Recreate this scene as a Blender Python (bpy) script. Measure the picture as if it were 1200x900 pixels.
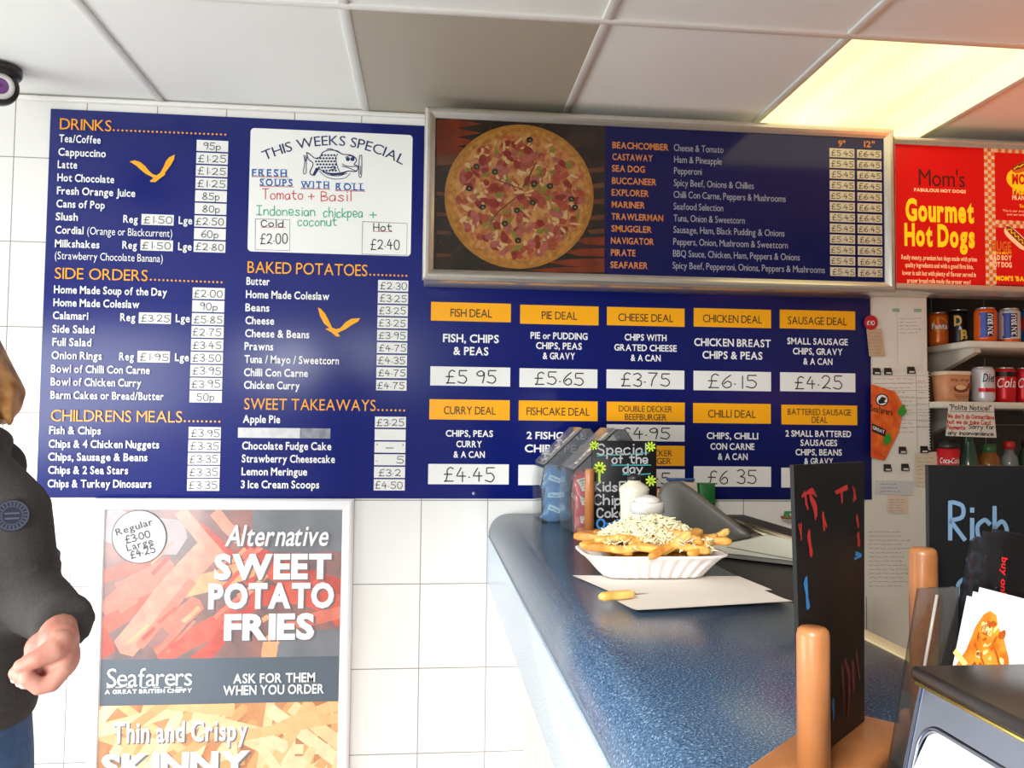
import bpy, bmesh, math, random
from mathutils import Vector, Matrix
random.seed(7)
for o in list(bpy.data.objects): bpy.data.objects.remove(o)
SC = bpy.context.scene
COL = SC.collection
PI = math.pi

# ---------------------------------------------------------------- camera
FOC = 975.394
YAW, PITCH, ROLL = 0.0980, 0.0466, 0.0114
CAM = Vector((1.2208, -2.5297, 1.5))
_f = Vector((math.sin(YAW)*math.cos(PITCH), math.cos(YAW)*math.cos(PITCH), math.sin(PITCH)))
_r0 = Vector((math.cos(YAW), -math.sin(YAW), 0)); _u0 = _r0.cross(_f)
CR = math.cos(ROLL)*_r0 + math.sin(ROLL)*_u0
CU = -math.sin(ROLL)*_r0 + math.cos(ROLL)*_u0
CF = _f
cam = bpy.data.objects.new('camera', bpy.data.cameras.new('camera'))
COL.objects.link(cam)
M = Matrix((CR, CU, -CF)).transposed().to_4x4(); M.translation = CAM
cam.matrix_world = M
cam.data.sensor_width = 36; cam.data.lens = FOC/1200*36; cam.data.clip_start = 0.01
SC.camera = cam

# ---------------------------------------------------------------- world, lights, exposure
SC.view_settings.view_transform = 'Standard'; SC.view_settings.look = 'None'
SC.view_settings.exposure = 0.0; SC.view_settings.gamma = 1.0
SC.view_settings.use_curve_mapping = False
w = bpy.data.worlds.new('world'); SC.world = w; w.use_nodes = True
bg = w.node_tree.nodes['Background']; bg.inputs[0].default_value = (0.85, 0.93, 1.0, 1); bg.inputs[1].default_value = 1.0

def area(name, loc, target, sx, sy, power, color=(1, 1, 1), spread=180):
    d = bpy.data.lights.new(name, 'AREA'); d.shape = 'RECTANGLE'; d.size = sx; d.size_y = sy
    d.energy = power; d.color = color; d.spread = math.radians(spread)
    o = bpy.data.objects.new(name, d); COL.objects.link(o); o.location = loc
    o.rotation_euler = (Vector(target)-Vector(loc)).to_track_quat('-Z', 'Y').to_euler()
    return o
area('shop_window_daylight', (-0.8, -4.05, 1.0), (-0.3, 0, 0.6), 3.0, 1.6, 31, (0.97, 0.985, 1.0), 170)
area('door_daylight', (-2.35, -1.5, 0.95), (0, -1.2, 0.45), 2.2, 1.7, 90, (0.975, 0.99, 1.0), 170)
area('added_low_beam', (-0.9, -4.0, 0.95), (0.95, -0.2, 0.80), 1.6, 1.0, 11, (0.97, 0.99, 1.0), 46)  # added narrow beam that brightens the low wall and the counter
area('added_orange_fill', (3.75, -1.1, 1.25), (3.1, -0.6, 2.44), 0.9, 0.5, 4, (1.0, 0.26, 0.05), 90)  # added unseen fill, tints the right-hand ceiling orange; no cabinet stands there
area('added_counter_fill', (0.62, -3.1, 2.425), (1.58, -1.25, 1.2), 0.55, 0.55, 9.5, (1.0, 0.98, 0.94), 52)  # added fill over counter and tray, stands for no real panel
LAMP = 1.2   # brightness of the lit ceiling panel

# ---------------------------------------------------------------- pixel of the photograph -> point of the place
def ray(px, py): return (px-600)/FOC*CR + (450-py)/FOC*CU + CF
def W(px, py, y=0.0):
    d = ray(px, py); return CAM + d*((y-CAM.y)/d.y)
def Z(px, py, z):
    d = ray(px, py); return CAM + d*((z-CAM.z)/d.z)
def D(px, py, dist): return CAM + ray(px, py)*dist

# ---------------------------------------------------------------- materials
def lin(c): return tuple((v/255/12.92 if v/255 <= .04045 else ((v/255+.055)/1.055)**2.4) for v in c)
MATS = {}
def mat(name, rgb, rough=.5, metal=0., spec=.5, coat=0., noise=0., nscale=20., rgb2=None, emit=0., bump=0., sub=0., coat_rough=.03):
    if name in MATS: return MATS[name]
    m = bpy.data.materials.new(name); m.use_nodes = True; nt = m.node_tree
    b = nt.nodes['Principled BSDF']; c = lin(rgb)
    b.inputs['Base Color'].default_value = (*c, 1); b.inputs['Roughness'].default_value = rough
    b.inputs['Metallic'].default_value = metal; b.inputs['Specular IOR Level'].default_value = spec
    b.inputs['Coat Weight'].default_value = coat; b.inputs['Coat Roughness'].default_value = coat_rough
    if sub: b.inputs['Subsurface Weight'].default_value = sub; b.inputs['Subsurface Radius'].default_value = (.01, .005, .003)
    if noise or rgb2 or bump:
        tc = nt.nodes.new('ShaderNodeTexCoord'); n = nt.nodes.new('ShaderNodeTexNoise')
        n.inputs['Scale'].default_value = nscale; n.inputs['Detail'].default_value = 4
        nt.links.new(tc.outputs['Object'], n.inputs['Vector'])
        if noise or rgb2:
            r = nt.nodes.new('ShaderNodeValToRGB'); c2 = lin(rgb2) if rgb2 else tuple(v*(1-noise) for v in c)
            r.color_ramp.elements[0].color = (*c2, 1); r.color_ramp.elements[1].color = (*c, 1)
            r.color_ramp.elements[0].position = .38; r.color_ramp.elements[1].position = .62
            nt.links.new(n.outputs['Fac'], r.inputs['Fac']); nt.links.new(r.outputs['Color'], b.inputs['Base Color'])
        if bump:
            bp = nt.nodes.new('ShaderNodeBump'); bp.inputs['Strength'].default_value = bump; bp.inputs['Distance'].default_value = .002
            nt.links.new(n.outputs['Fac'], bp.inputs['Height']); nt.links.new(bp.outputs['Normal'], b.inputs['Normal'])
    if emit: b.inputs['Emission Color'].default_value = (*c, 1); b.inputs['Emission Strength'].default_value = emit
    MATS[name] = m; return m

def clear(name, tint, gloss=.12, rough=.06, body=None, bodyfac=0.):
    """thin clear plastic: tinted transparency under a fresnel gloss"""
    if name in MATS: return MATS[name]
    m = bpy.data.materials.new(name); m.use_nodes = True; nt = m.node_tree; nt.nodes.clear()
    out = nt.nodes.new('ShaderNodeOutputMaterial'); t = nt.nodes.new('ShaderNodeBsdfTransparent')
    t.inputs[0].default_value = (*tint, 1); g = nt.nodes.new('ShaderNodeBsdfGlossy'); g.inputs['Roughness'].default_value = rough
    lw = nt.nodes.new('ShaderNodeFresnel'); lw.inputs['IOR'].default_value = 1.3+gloss
    mx = nt.nodes.new('ShaderNodeMixShader'); nt.links.new(lw.outputs[0], mx.inputs[0])
    src = t
    if body:
        d = nt.nodes.new('ShaderNodeBsdfDiffuse'); d.inputs[0].default_value = (*lin(body), 1)
        m2 = nt.nodes.new('ShaderNodeMixShader'); m2.inputs[0].default_value = bodyfac
        nt.links.new(t.outputs[0], m2.inputs[1]); nt.links.new(d.outputs[0], m2.inputs[2]); src = m2
    nt.links.new(src.outputs[0], mx.inputs[1]); nt.links.new(g.outputs[0], mx.inputs[2]); nt.links.new(mx.outputs[0], out.inputs[0])
    MATS[name] = m; return m

# ---------------------------------------------------------------- mesh helpers
class MB:
    def __init__(s): s.bm = bmesh.new(); s.mats = []; s.uv = None
    def mi(s, m):
        if m not in s.mats: s.mats.append(m)
        return s.mats.index(m)
    def add(s, vs, fs, m, smooth=False):
        i = s.mi(m); bv = [s.bm.verts.new(v) for v in vs]
        for f in fs:
            try:
                F = s.bm.faces.new([bv[k] for k in f]); F.material_index = i; F.smooth = smooth
            except ValueError: pass
        return bv
    def merge(s, tb, m, smooth=False, mx=None):
        vs = [(mx @ v.co if mx else v.co.copy()) for v in tb.verts]
        tb.verts.index_update()
        s.add(vs, [[v.index for v in f.verts] for f in tb.faces], m, smooth); tb.free()
    def box(s, lo, hi, m, bev=0., seg=2, mx=None, smooth=False):
        tb = bmesh.new(); bmesh.ops.create_cube(tb, size=1)
        lo, hi = Vector(lo), Vector(hi); c = (lo+hi)/2; d = hi-lo
        for v in tb.verts: v.co = Vector((v.co.x*d.x, v.co.y*d.y, v.co.z*d.z))+c
        if bev: bmesh.ops.bevel(tb, geom=tb.edges[:], offset=bev, segments=seg, profile=.5, affect='EDGES')
        s.merge(tb, m, smooth or bev > 0, mx)
    def loft(s, rings, m, cap=True, smooth=True, closed=False):
        n = len(rings[0]); vs = [p for r in rings for p in r]; fs = []
        R = len(rings)
        for k in range(R if closed else R-1):
            a, b = k*n, ((k+1) % R)*n
            for i in range(n): j = (i+1) % n; fs.append((a+i, a+j, b+j, b+i))
        if cap and not closed: fs.append(tuple(range(n-1, -1, -1))); fs.append(tuple((R-1)*n+i for i in range(n)))
        s.add(vs, fs, m, smooth)
    def tube(s, pts, rad, m, n=10, cap=True, flat=1.0):
        pts = [Vector(p) for p in pts]
        if not hasattr(rad, '__len__'): rad = [rad]*len(pts)
        rings = []; up = None
        for k, p in enumerate(pts):
            t = (pts[min(k+1, len(pts)-1)]-pts[max(k-1, 0)]).normalized()
            if up is None:
                up = Vector((0, 0, 1)) if abs(t.z) < .9 else Vector((0, 1, 0))
            a = t.cross(up).normalized(); up = a.cross(t).normalized()
            rings.append([p+rad[k]*(math.cos(2*PI*i/n)*a+flat*math.sin(2*PI*i/n)*up) for i in range(n)])
        s.loft(rings, m, cap)
    def lathe(s, prof, m, n=32, c=(0, 0, 0), mx=None, smooth=True):
        c = Vector(c); rings = []
        for r, z in prof:
            ring = [Vector((r*math.cos(2*PI*i/n), r*math.sin(2*PI*i/n), z)) for i in range(n)]
            rings.append([(mx @ p if mx else p)+c for p in ring])
        s.loft(rings, m, True, smooth)
    def sphere(s, c, r, m, n=16, mx=None):
        tb = bmesh.new(); bmesh.ops.create_uvsphere(tb, u_segments=n, v_segments=n//2+2, radius=1)
        r = r if hasattr(r, '__len__') else (r, r, r)
        for v in tb.verts:
            q = Vector((v.co.x*r[0], v.co.y*r[1], v.co.z*r[2])); v.co = (mx @ q if mx else q)+Vector(c)
        s.merge(tb, m, True)
    def poly(s, pts, m): s.add(pts, [tuple(range(len(pts)))], m)
    def prism(s, pts, off, m, smooth=False):
        pts = [Vector(p) for p in pts]; off = Vector(off); n = len(pts)
        vs = pts+[p+off for p in pts]
        fs = [tuple(range(n)), tuple(range(2*n-1, n-1, -1))]+[(i, n+i, n+(i+1) % n, (i+1) % n) for i in range(n)]
        s.add(vs, fs, m, smooth)
    def build(s, name, parent=None, local=False, doubles=False, normals=True, mods=None):
        if doubles: bmesh.ops.remove_doubles(s.bm, verts=s.bm.verts[:], dist=1e-5)
        if normals: bmesh.ops.recalc_face_normals(s.bm, faces=s.bm.faces[:])
        if parent is not None and not local:
            L = Vector((0, 0, 0)); p = parent
            while p is not None: L += p.location; p = p.parent
            for v in s.bm.verts: v.co -= L
        me = bpy.data.meshes.new(name); s.bm.to_mesh(me); s.bm.free()
        for m in s.mats: me.materials.append(m)
        o = bpy.data.objects.new(name, me); COL.objects.link(o)
        if parent is not None: o.parent = parent
        return o

def tag(o, label, cat, group=None, kind=None):
    o['label'] = label; o['category'] = cat
    if group: o['group'] = group
    if kind: o['kind'] = kind
    return o
def thing(name, label, cat, loc=(0, 0, 0), rz=0., group=None):
    o = bpy.data.objects.new(name, None); COL.objects.link(o); o.location = loc; o.rotation_euler = (0, 0, rz)
    o.empty_display_size = .05
    return tag(o, label, cat, group)
def struct(mb, name, parent=None):
    o = mb.build(name, parent)
    if parent is None: o['kind'] = 'structure'
    return o
def copy_thing(o, loc, rot=None, label=None):
    c = o.copy(); COL.objects.link(c); c.location = loc
    if rot is not None: c.rotation_euler = rot
    if label: c['label'] = label
    for ch in list(o.children):
        k = ch.copy(); COL.objects.link(k); k.parent = c
        for g in ch.children:
            q = g.copy(); COL.objects.link(q); q.parent = k
    return c
def remeshed(mb, name, voxel, parent, smooth=4, material=None, sub=False):
    """one continuous surface grown over the added pieces"""
    o = mb.build(name, parent)
    md = o.modifiers.new('r', 'REMESH'); md.mode = 'VOXEL'; md.voxel_size = voxel; md.use_smooth_shade = True
    sm = o.modifiers.new('s', 'SMOOTH'); sm.iterations = smooth; sm.factor = .5
    dg = bpy.context.evaluated_depsgraph_get(); dg.update()
    me = bpy.data.meshes.new_from_object(o.evaluated_get(dg)); o.modifiers.clear()
    me.materials.clear(); me.materials.append(material); me.name = name
    o.data = me
    for p in me.polygons: p.use_smooth = True
    return o

# ---------------------------------------------------------------- lettering: printed glyphs
CHARS = ''.join(chr(65+k) for k in range(26))+''.join(chr(97+k) for k in range(26))+"0123456789&/,.()'\"!-+"
FONTS = {}
def load_font(key, offset, shear=0.):
    obs = []
    for ch in CHARS:
        cu = bpy.data.curves.new('g', 'FONT'); cu.body = ch; cu.size = 1; cu.offset = offset; cu.shear = shear
        cu.resolution_u = 3; cu.fill_mode = 'FRONT'
        o = bpy.data.objects.new('g', cu); COL.objects.link(o); obs.append((ch, o))
    dg = bpy.context.evaluated_depsgraph_get(); dg.update()
    G = {}
    for ch, o in obs:
        me = bpy.data.meshes.new_from_object(o.evaluated_get(dg))
        vs = [(v.co.x, v.co.y) for v in me.vertices]; fs = [tuple(p.vertices) for p in me.polygons]
        xs = [v[0] for v in vs]; G[ch] = (vs, fs, min(xs), max(xs))
        bpy.data.meshes.remove(me)
    for ch, o in obs:
        cu = o.data; bpy.data.objects.remove(o); bpy.data.curves.remove(cu)
    H = max(v[1] for v in G['H'][0]); FONTS[key] = (G, H)
load_font('thin', 0.0); load_font('bold', 0.022); load_font('black', 0.045); load_font('slant', 0.012, .25)
def printed(mb, s, m, font, width, cap, mp, track=0.):
    """glyphs laid along u = 0..width with cap height cap; mp(u, v) -> point"""
    G, H = FONTS[font]; x = 0; pl = []
    for ch in s:
        if ch == ' ': x += .26; continue
        g = G[ch]; pl.append((g, x-g[2]+.035)); x += g[3]-g[2]+.07+track
    tot = x-track; sx = width/tot; sy = cap/H
    for g, x0 in pl:
        mb.add([mp((vx+x0)*sx, vy*sy) for vx, vy in g[0]], g[1], m)

# ---------------------------------------------------------------- lettering: hand-drawn strokes
_S = """0|3 10,1 9,0 5,1 1,3 0,5 1,6 5,5 9,3 10
1|2 10,2 0
2|0 8,2 10,5 9,5 6,2 2,0 0,0 0,3 1,6 0
3|0 9,3 10,5 8,4 6,2 5,2 5,5 4,5 1,3 0,0 1
4|3 10,0 4,0 4,6 4;4 7,4 0
5|6 10,1 10,1 10,1 6,4 6,6 3,4 0,0 1
6|5 10,2 7,0 3,2 0,5 1,5 4,3 5,1 3
7|0 10,6 10,6 10,3 5,2 0
8|3 5,1 7,3 10,5 8,3 5,0 2,3 0,6 2,3 5
9|5 8,3 10,0 8,1 6,4 6,5 9,5 9,5 5,4 0
£|6 9,4 10,2 8,2 4,1 0,0 0,0 0,6 0;0 5,5 5
.|0 3,.6 3
+|0 4,6 4;3 7,3 1
'|1 10,1 8
!|1 10,1 3;1 1,1 0
-|0 4,6 4
"|0 10,0 8;2 10,2 8
A|0 0,3 10,3 10,6 0;1 4,5 4
B|0 0,0 10,0 10,4 9,4 6,0 5,0 5,5 4,5 1,0 0
C|6 8,4 10,1 9,0 5,1 1,4 0,6 2
D|0 0,0 10,0 10,4 9,6 5,4 1,0 0
E|6 10,0 10,0 10,0 0,0 0,6 0;0 5,5 5
F|6 10,0 10,0 10,0 0;0 5,5 5
H|0 10,0 0;6 10,6 0;0 5,6 5
I|0 10,6 10;3 10,3 0;0 0,6 0
K|0 10,0 0;6 10,0 5,0 5,6 0
L|0 10,0 0,0 0,5 0
M|0 0,0 10,0 10,3 4,3 4,6 10,6 10,6 0
N|0 0,0 10,0 10,6 0,6 0,6 10
O|3 10,1 9,0 5,1 1,3 0,5 1,6 5,5 9,3 10
P|0 0,0 10,0 10,5 9,5 6,0 5
R|0 0,0 10,0 10,5 9,5 6,0 5,0 5,6 0
S|6 8,4 10,1 9,1 6,5 4,5 1,3 0,0 1
T|0 10,7 10;3.5 10,3.5 0
U|0 10,0 3,3 0,6 3,6 10
W|0 10,2 0,2 0,4 7,4 7,6 0,6 0,8 10
a|5 5,3 6,0 4,1 0,4 1,5 5,5 5,5 0
b|0 10,0 0;0 4,3 6,5 3,3 0,0 1
c|5 5,3 6,0 4,1 0,3 0,5 1
d|5 5,3 6,0 4,1 0,4 0,5 2;5 10,5 0
e|0 3,5 3,4 6,1 6,0 3,2 0,5 1
f|5 9,3 10,2 7,2 0;0 5,4 5
g|5 5,3 6,0 4,1 0,4 1,5 5,5 5,5 -2,3 -4,0 -3
h|0 10,0 0;0 4,3 6,5 4,5 0
i|1 6,1 0;1 9,1 8.4
j|2 6,2 -2,0 -4
k|0 10,0 0;5 6,0 2,0 2,5 0
l|1 10,1 0
m|0 6,0 0;0 4,2 6,3.5 4,3.5 0;3.5 4,5.5 6,7 4,7 0
n|0 6,0 0;0 4,3 6,5 4,5 0
o|2.5 6,0 4,.5 1,2.5 0,5 1.5,4.5 5,2.5 6
p|0 6,0 -4;0 4,3 6,5 3,3 0,0 1
r|0 6,0 0;0 4,2 6,4 5.5
s|5 5,3 6,1 5,3 3,5 1.5,3 0,0 1
t|2 9,2 2,4 0,5 .5;0 6,5 6
u|0 6,0 2,2 0,5 2,5 6;5 6,5 0
v|0 6,2.5 0,2.5 0,5 6
w|0 6,1.5 0,1.5 0,3.5 5,3.5 5,5.5 0,5.5 0,7 6
x|0 6,5 0;5 6,0 0
y|0 6,3 1;6 6,1 -4"""
HAND = {}
for ln in _S.split('\n'):
    k, v = ln[0], ln[2:]
    HAND[k] = [[tuple(float(t)/10 for t in p.split()) for p in st.split(',')] for st in v.split(';')]
def smooth_line(pts, n=4):
    if len(pts) < 3: return [Vector((p[0], p[1])) for p in pts]
    P = [Vector((p[0], p[1])) for p in pts]; P = [2*P[0]-P[1]]+P+[2*P[-1]-P[-2]]; out = []
    for k in range(1, len(P)-2):
        a, b, c, d = P[k-1:k+3]
        if (b-c).length < 1e-7: continue
        for i in range(n):
            t = i/n
            out.append(.5*((2*b)+(c-a)*t+(2*a-5*b+4*c-d)*t*t+(3*b-a-3*c+d)*t**3))
    out.append(P[-2]); return out
def ribbon(mb, pts, th, m, mp, taper=False):
    """a stroke of width th along 2-D points, mapped onto a surface by mp"""
    Q = [pts[0]]
    for p in pts[1:]:
        if (p-Q[-1]).length > 1e-7: Q.append(p)
    if len(Q) < 2: return
    h = th/2; d0 = (Q[1]-Q[0]).normalized(); d1 = (Q[-1]-Q[-2]).normalized()
    Q[0] = Q[0]-d0*h*.7; Q[-1] = Q[-1]+d1*h*.7
    L, R = [], []
    for k, p in enumerate(Q):
        t = (Q[min(k+1, len(Q)-1)]-Q[max(k-1, 0)]).normalized(); n = Vector((-t.y, t.x))
        hh = h*(.35+.65*math.sin(PI*(k+.5)/len(Q))) if taper else h
        L.append(p+n*hh); R.append(p-n*hh)
    n = len(Q); vs = [mp(*p) for p in L]+[mp(*p) for p in R]
    mb.add(vs, [(i, i+1, n+i+1, n+i) for i in range(n-1)], m)
def handwritten(mb, s, m, width, cap, th, mp, jit=.03, gap=.22):
    x = 0; pl = []
    for ch in s:
        if ch == ' ': x += .5; continue
        g = HAND[ch]; w_ = max(p[0] for st in g for p in st); pl.append((g, x)); x += w_+gap
    sx = width/max(x-gap, .01)
    for g, x0 in pl:
        dy = random.uniform(-jit, jit); sc = 1+random.uniform(-jit, jit)*2
        for st in g:
            ribbon(mb, [Vector(((q.x+x0)*sx, (q.y*sc+dy)*cap)) for q in smooth_line(st)], th, m, mp)
def line(mb, pts, th, m, mp, smooth=False, taper=False):
    P = smooth_line(pts) if smooth else [Vector(p) for p in pts]
    ribbon(mb, P, th, m, mp, taper)
def clip_poly(pts, x0, y0, x1, y1):
    def cut(P, ins, cross):
        out = []
        for i in range(len(P)):
            a, b = P[i-1], P[i]
            if ins(b):
                if not ins(a): out.append(cross(a, b))
                out.append(b)
            elif ins(a): out.append(cross(a, b))
        return out
    def cx(v): return lambda a, b: (v, a[1]+(b[1]-a[1])*(v-a[0])/(b[0]-a[0]))
    def cy(v): return lambda a, b: (a[0]+(b[0]-a[0])*(v-a[1])/(b[1]-a[1]), v)
    for ins, cr in ((lambda p: p[0] >= x0, cx(x0)), (lambda p: p[0] <= x1, cx(x1)), (lambda p: p[1] >= y0, cy(y0)), (lambda p: p[1] <= y1, cy(y1))):
        if not pts: return []
        pts = cut(pts, ins, cr)
    return pts
def crop(ox, oy, s): return lambda x, y: (ox+x/s, oy+y/s)
def onw(y, x0=0, z0=0): return lambda u, v: Vector((x0+u, y, z0+v))
def pxmap(y, c=None): return (lambda u, v: W(*c(u, v), y)) if c else (lambda u, v: W(u, v, y))
# ================================================================ the shell of the shop
FLOOR, CEIL = .06, 2.44
def tiles(name, x0, z0, rgb=(234, 233, 228), rough=.13):
    m = bpy.data.materials.new(name); m.use_nodes = True; nt = m.node_tree; b = nt.nodes['Principled BSDF']
    tc = nt.nodes.new('ShaderNodeTexCoord'); sp = nt.nodes.new('ShaderNodeSeparateXYZ'); cb = nt.nodes.new('ShaderNodeCombineXYZ')
    nt.links.new(tc.outputs['Object'], sp.inputs[0])
    ad = []
    for k, (src, off) in enumerate((('X', x0), ('Z', z0))):
        a = nt.nodes.new('ShaderNodeMath'); a.operation = 'SUBTRACT'; a.inputs[1].default_value = off
        nt.links.new(sp.outputs[src], a.inputs[0]); nt.links.new(a.outputs[0], cb.inputs[k])
    br = nt.nodes.new('ShaderNodeTexBrick'); br.offset = 0; br.squash = 1
    br.inputs['Scale'].default_value = 1; br.inputs['Mortar Size'].default_value = .0016; br.inputs['Mortar Smooth'].default_value = .2
    br.inputs['Brick Width'].default_value = .2; br.inputs['Row Height'].default_value = .2488; br.inputs['Bias'].default_value = 0
    c = lin(rgb); br.inputs['Color1'].default_value = (*c, 1); br.inputs['Color2'].default_value = (*[v*.97 for v in c], 1)
    br.inputs['Mortar'].default_value = (*lin((150, 146, 140)), 1)
    nt.links.new(cb.outputs[0], br.inputs['Vector']); nt.links.new(br.outputs['Color'], b.inputs['Base Color'])
    bp = nt.nodes.new('ShaderNodeBump'); bp.inputs['Strength'].default_value = .4; bp.inputs['Distance'].default_value = .001; bp.invert = True
    nt.links.new(br.outputs['Fac'], bp.inputs['Height']); nt.links.new(bp.outputs['Normal'], b.inputs['Normal'])
    b.inputs['Roughness'].default_value = rough; b.inputs['Specular IOR Level'].default_value = .55
    return m
TILE = tiles('white_wall_tiles', 0, 2.5083-.2488*12)
PAINT = mat('cream_paint', (222, 214, 196), .6, noise=.05, nscale=4)
WHITE = mat('white_board', (236, 236, 232), .45, noise=.03, nscale=6)
mb = MB(); mb.box((-2.45, 0, FLOOR), (2.62, .1, CEIL+.06), TILE); struct(mb, 'wall_back')
mb = MB(); mb.box((2.62, 0, FLOOR), (2.812, .1, CEIL+.06), mat('pillar_paint', (226, 220, 206), .5, noise=.04, nscale=5)); struct(mb, 'wall_pillar')
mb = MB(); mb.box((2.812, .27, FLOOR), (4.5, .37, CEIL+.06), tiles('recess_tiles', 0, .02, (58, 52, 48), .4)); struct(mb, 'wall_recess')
mb = MB(); mb.box((2.792, .1, FLOOR), (2.812, .27, CEIL+.06), PAINT); struct(mb, 'wall_recess_side')
mb = MB(); mb.box((4.5, -4.2, FLOOR), (4.6, .37, CEIL+.06), PAINT); struct(mb, 'wall_right')
mb = MB()
mb.box((-2.55, -4.2, FLOOR), (-2.45, -2.9, CEIL+.06), PAINT); mb.box((-2.55, -.3, FLOOR), (-2.45, .1, CEIL+.06), PAINT)
mb.box((-2.55, -2.9, 2.2), (-2.45, -.3, CEIL+.06), PAINT); struct(mb, 'wall_left')
mb = MB()
mb.box((-2.55, -4.3, FLOOR), (4.6, -4.2, .15), PAINT); mb.box((-2.55, -4.3, 2.2), (4.6, -4.2, CEIL+.06), PAINT)
mb.box((1.2, -4.3, .15), (4.6, -4.2, 2.2), PAINT); mb.box((-2.55, -4.3, .15), (-2.3, -4.2, 2.2), PAINT); struct(mb, 'wall_front')
mb = MB(); mb.box((-2.6, -4.3, FLOOR-.1), (4.6, .37, FLOOR), mat('floor_vinyl', (188, 187, 186), .5, noise=.12, nscale=8)); struct(mb, 'floor')
GLASS = clear('window_glass', (.97, .985, .98), .1, .01)
ALU = mat('white_window_frame', (230, 230, 230), .35)
for nm, (a, b, axis) in dict(window_1=((-2.3, 1.2), -4.25, 'x'), window_2=((-2.9, -.3), -2.5, 'y')).items():
    mb = MB(); z0, z1 = (.15, 2.2) if axis == 'x' else (FLOOR, 2.2)
    def bx(u0, u1, za, zb, t, m):
        if axis == 'x': mb.box((u0, b-t, za), (u1, b+t, zb), m)
        else: mb.box((b-t, u0, za), (b+t, u1, zb), m)
    u0, u1 = a; mid = (u0+u1)/2
    for (p, q) in ((u0, u0+.05), (mid-.03, mid+.03), (u1-.05, u1)): bx(p, q, z0, z1, .03, ALU)
    bx(u0, u1, z0, z0+.06, .03, ALU); bx(u0, u1, z1-.06, z1, .03, ALU)
    wn = struct(mb, nm)
    mb = MB(); bx(u0+.05, mid-.03, z0+.06, z1-.06, .003, GLASS); bx(mid+.03, u1-.05, z0+.06, z1-.06, .003, GLASS); mb.build('pane', wn)

# suspended ceiling: tile bed, T-bars, wall angle
CT = mat('ceiling_tile_white', (238, 238, 233), .55, noise=.02, nscale=3)
BAR = mat('ceiling_bar_white', (238, 236, 230), .4)
XS = [-2.59, -1.99, -1.39, -.79, -.19, .41, 1.0115, 1.6185, 2.2155, 2.8005, 3.4, 4.0]; YS = [-.651-.6*k for k in range(7)]
mb = MB()
GREY, LIT = (1.0115, -.651), (2.2155, -.651)
ys = [0]+YS
for i in range(len(XS)):
    x1 = XS[i+1] if i+1 < len(XS) else 4.6
    for k in range(len(ys)-1):
        if k == 0 and abs(XS[i]-1.0115) < .01 or k == 0 and abs(XS[i]-2.2155) < .01: continue
        mb.box((XS[i], ys[k+1], CEIL+.006), (x1, ys[k], CEIL+.03), CT)
mb.box((2.812, 0, CEIL), (4.6, .37, CEIL+.03), CT)
struct(mb, 'ceiling')
mb = MB(); mb.box((-2.6, -4.3, CEIL+.12), (4.6, .37, CEIL+.2), PAINT); struct(mb, 'ceiling_slab')
mb = MB()
for x in XS: mb.box((x-.012, -4.2, CEIL), (x+.012, 0, CEIL+.007), BAR, .0008, 1)
for y in YS: mb.box((-2.45, y-.012, CEIL-.0004), (4.5, y+.012, CEIL+.0066), BAR, .0008, 1)
struct(mb, 'trim_1')
mb = MB(); mb.box((-2.45, -.016, CEIL-.012), (2.81, -.0005, CEIL-.0006), BAR, .001, 1); struct(mb, 'trim_2')
# two panel lights in the grid, one off, one on
def panel_light(x0, x1, lit, label):
    t = thing('ceiling_panel_light', label, 'ceiling light', ((x0+x1)/2, -.33, CEIL))
    dm = bpy.data.materials.new('diffuser_lit' if lit else 'diffuser_off'); dm.use_nodes = True; nt = dm.node_tree; b = nt.nodes['Principled BSDF']
    b.inputs['Roughness'].default_value = .45
    if lit:
        b.inputs['Base Color'].default_value = (.8, .75, .55, 1)
        tc = nt.nodes.new('ShaderNodeTexCoord'); mpn = nt.nodes.new('ShaderNodeMapping'); mpn.inputs['Scale'].default_value = (5.2, .6, 1)
        wv = nt.nodes.new('ShaderNodeTexNoise'); wv.inputs['Scale'].default_value = 1.3; wv.inputs['Detail'].default_value = 1
        r = nt.nodes.new('ShaderNodeValToRGB'); r.color_ramp.elements[0].color = (1, .86, .34, 1); r.color_ramp.elements[1].color = (1, .95, .58, 1)
        r.color_ramp.elements[0].position = .35; r.color_ramp.elements[1].position = .65
        nt.links.new(tc.outputs['Object'], mpn.inputs[0]); nt.links.new(mpn.outputs[0], wv.inputs['Vector']); nt.links.new(wv.outputs[0], r.inputs[0])
        nt.links.new(r.outputs[0], b.inputs['Emission Color']); b.inputs['Emission Strength'].default_value = LAMP
    else:
        b.inputs['Base Color'].default_value = (*lin((172, 164, 146)), 1)
    mb = MB(); mb.box((x0+.012, -.639, CEIL+.002), (x1-.012, -.008, CEIL+.006), dm); mb.build('diffuser', t)
    mb = MB(); tray = mat('lamp_tray', (200, 196, 186), .5)
    for a in ((x0+.001, -.65, x0+.012, -.002), (x1-.012, -.65, x1-.001, -.002), (x0+.012, -.65, x1-.012, -.639), (x0+.012, -.008, x1-.012, -.002)):
        mb.box((a[0], a[1], CEIL+.0075), (a[2], a[3], CEIL+.05), tray)
    mb.box((x0+.001, -.65, CEIL+.05), (x1-.001, -.002, CEIL+.054), tray); mb.build('housing', t)
panel_light(1.0115, 1.6185, False, 'beige ceiling panel light that is switched off, above the pizza sign')
panel_light(2.2155, 2.8005, True, 'glowing pale yellow ceiling panel light above the red sign')

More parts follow.
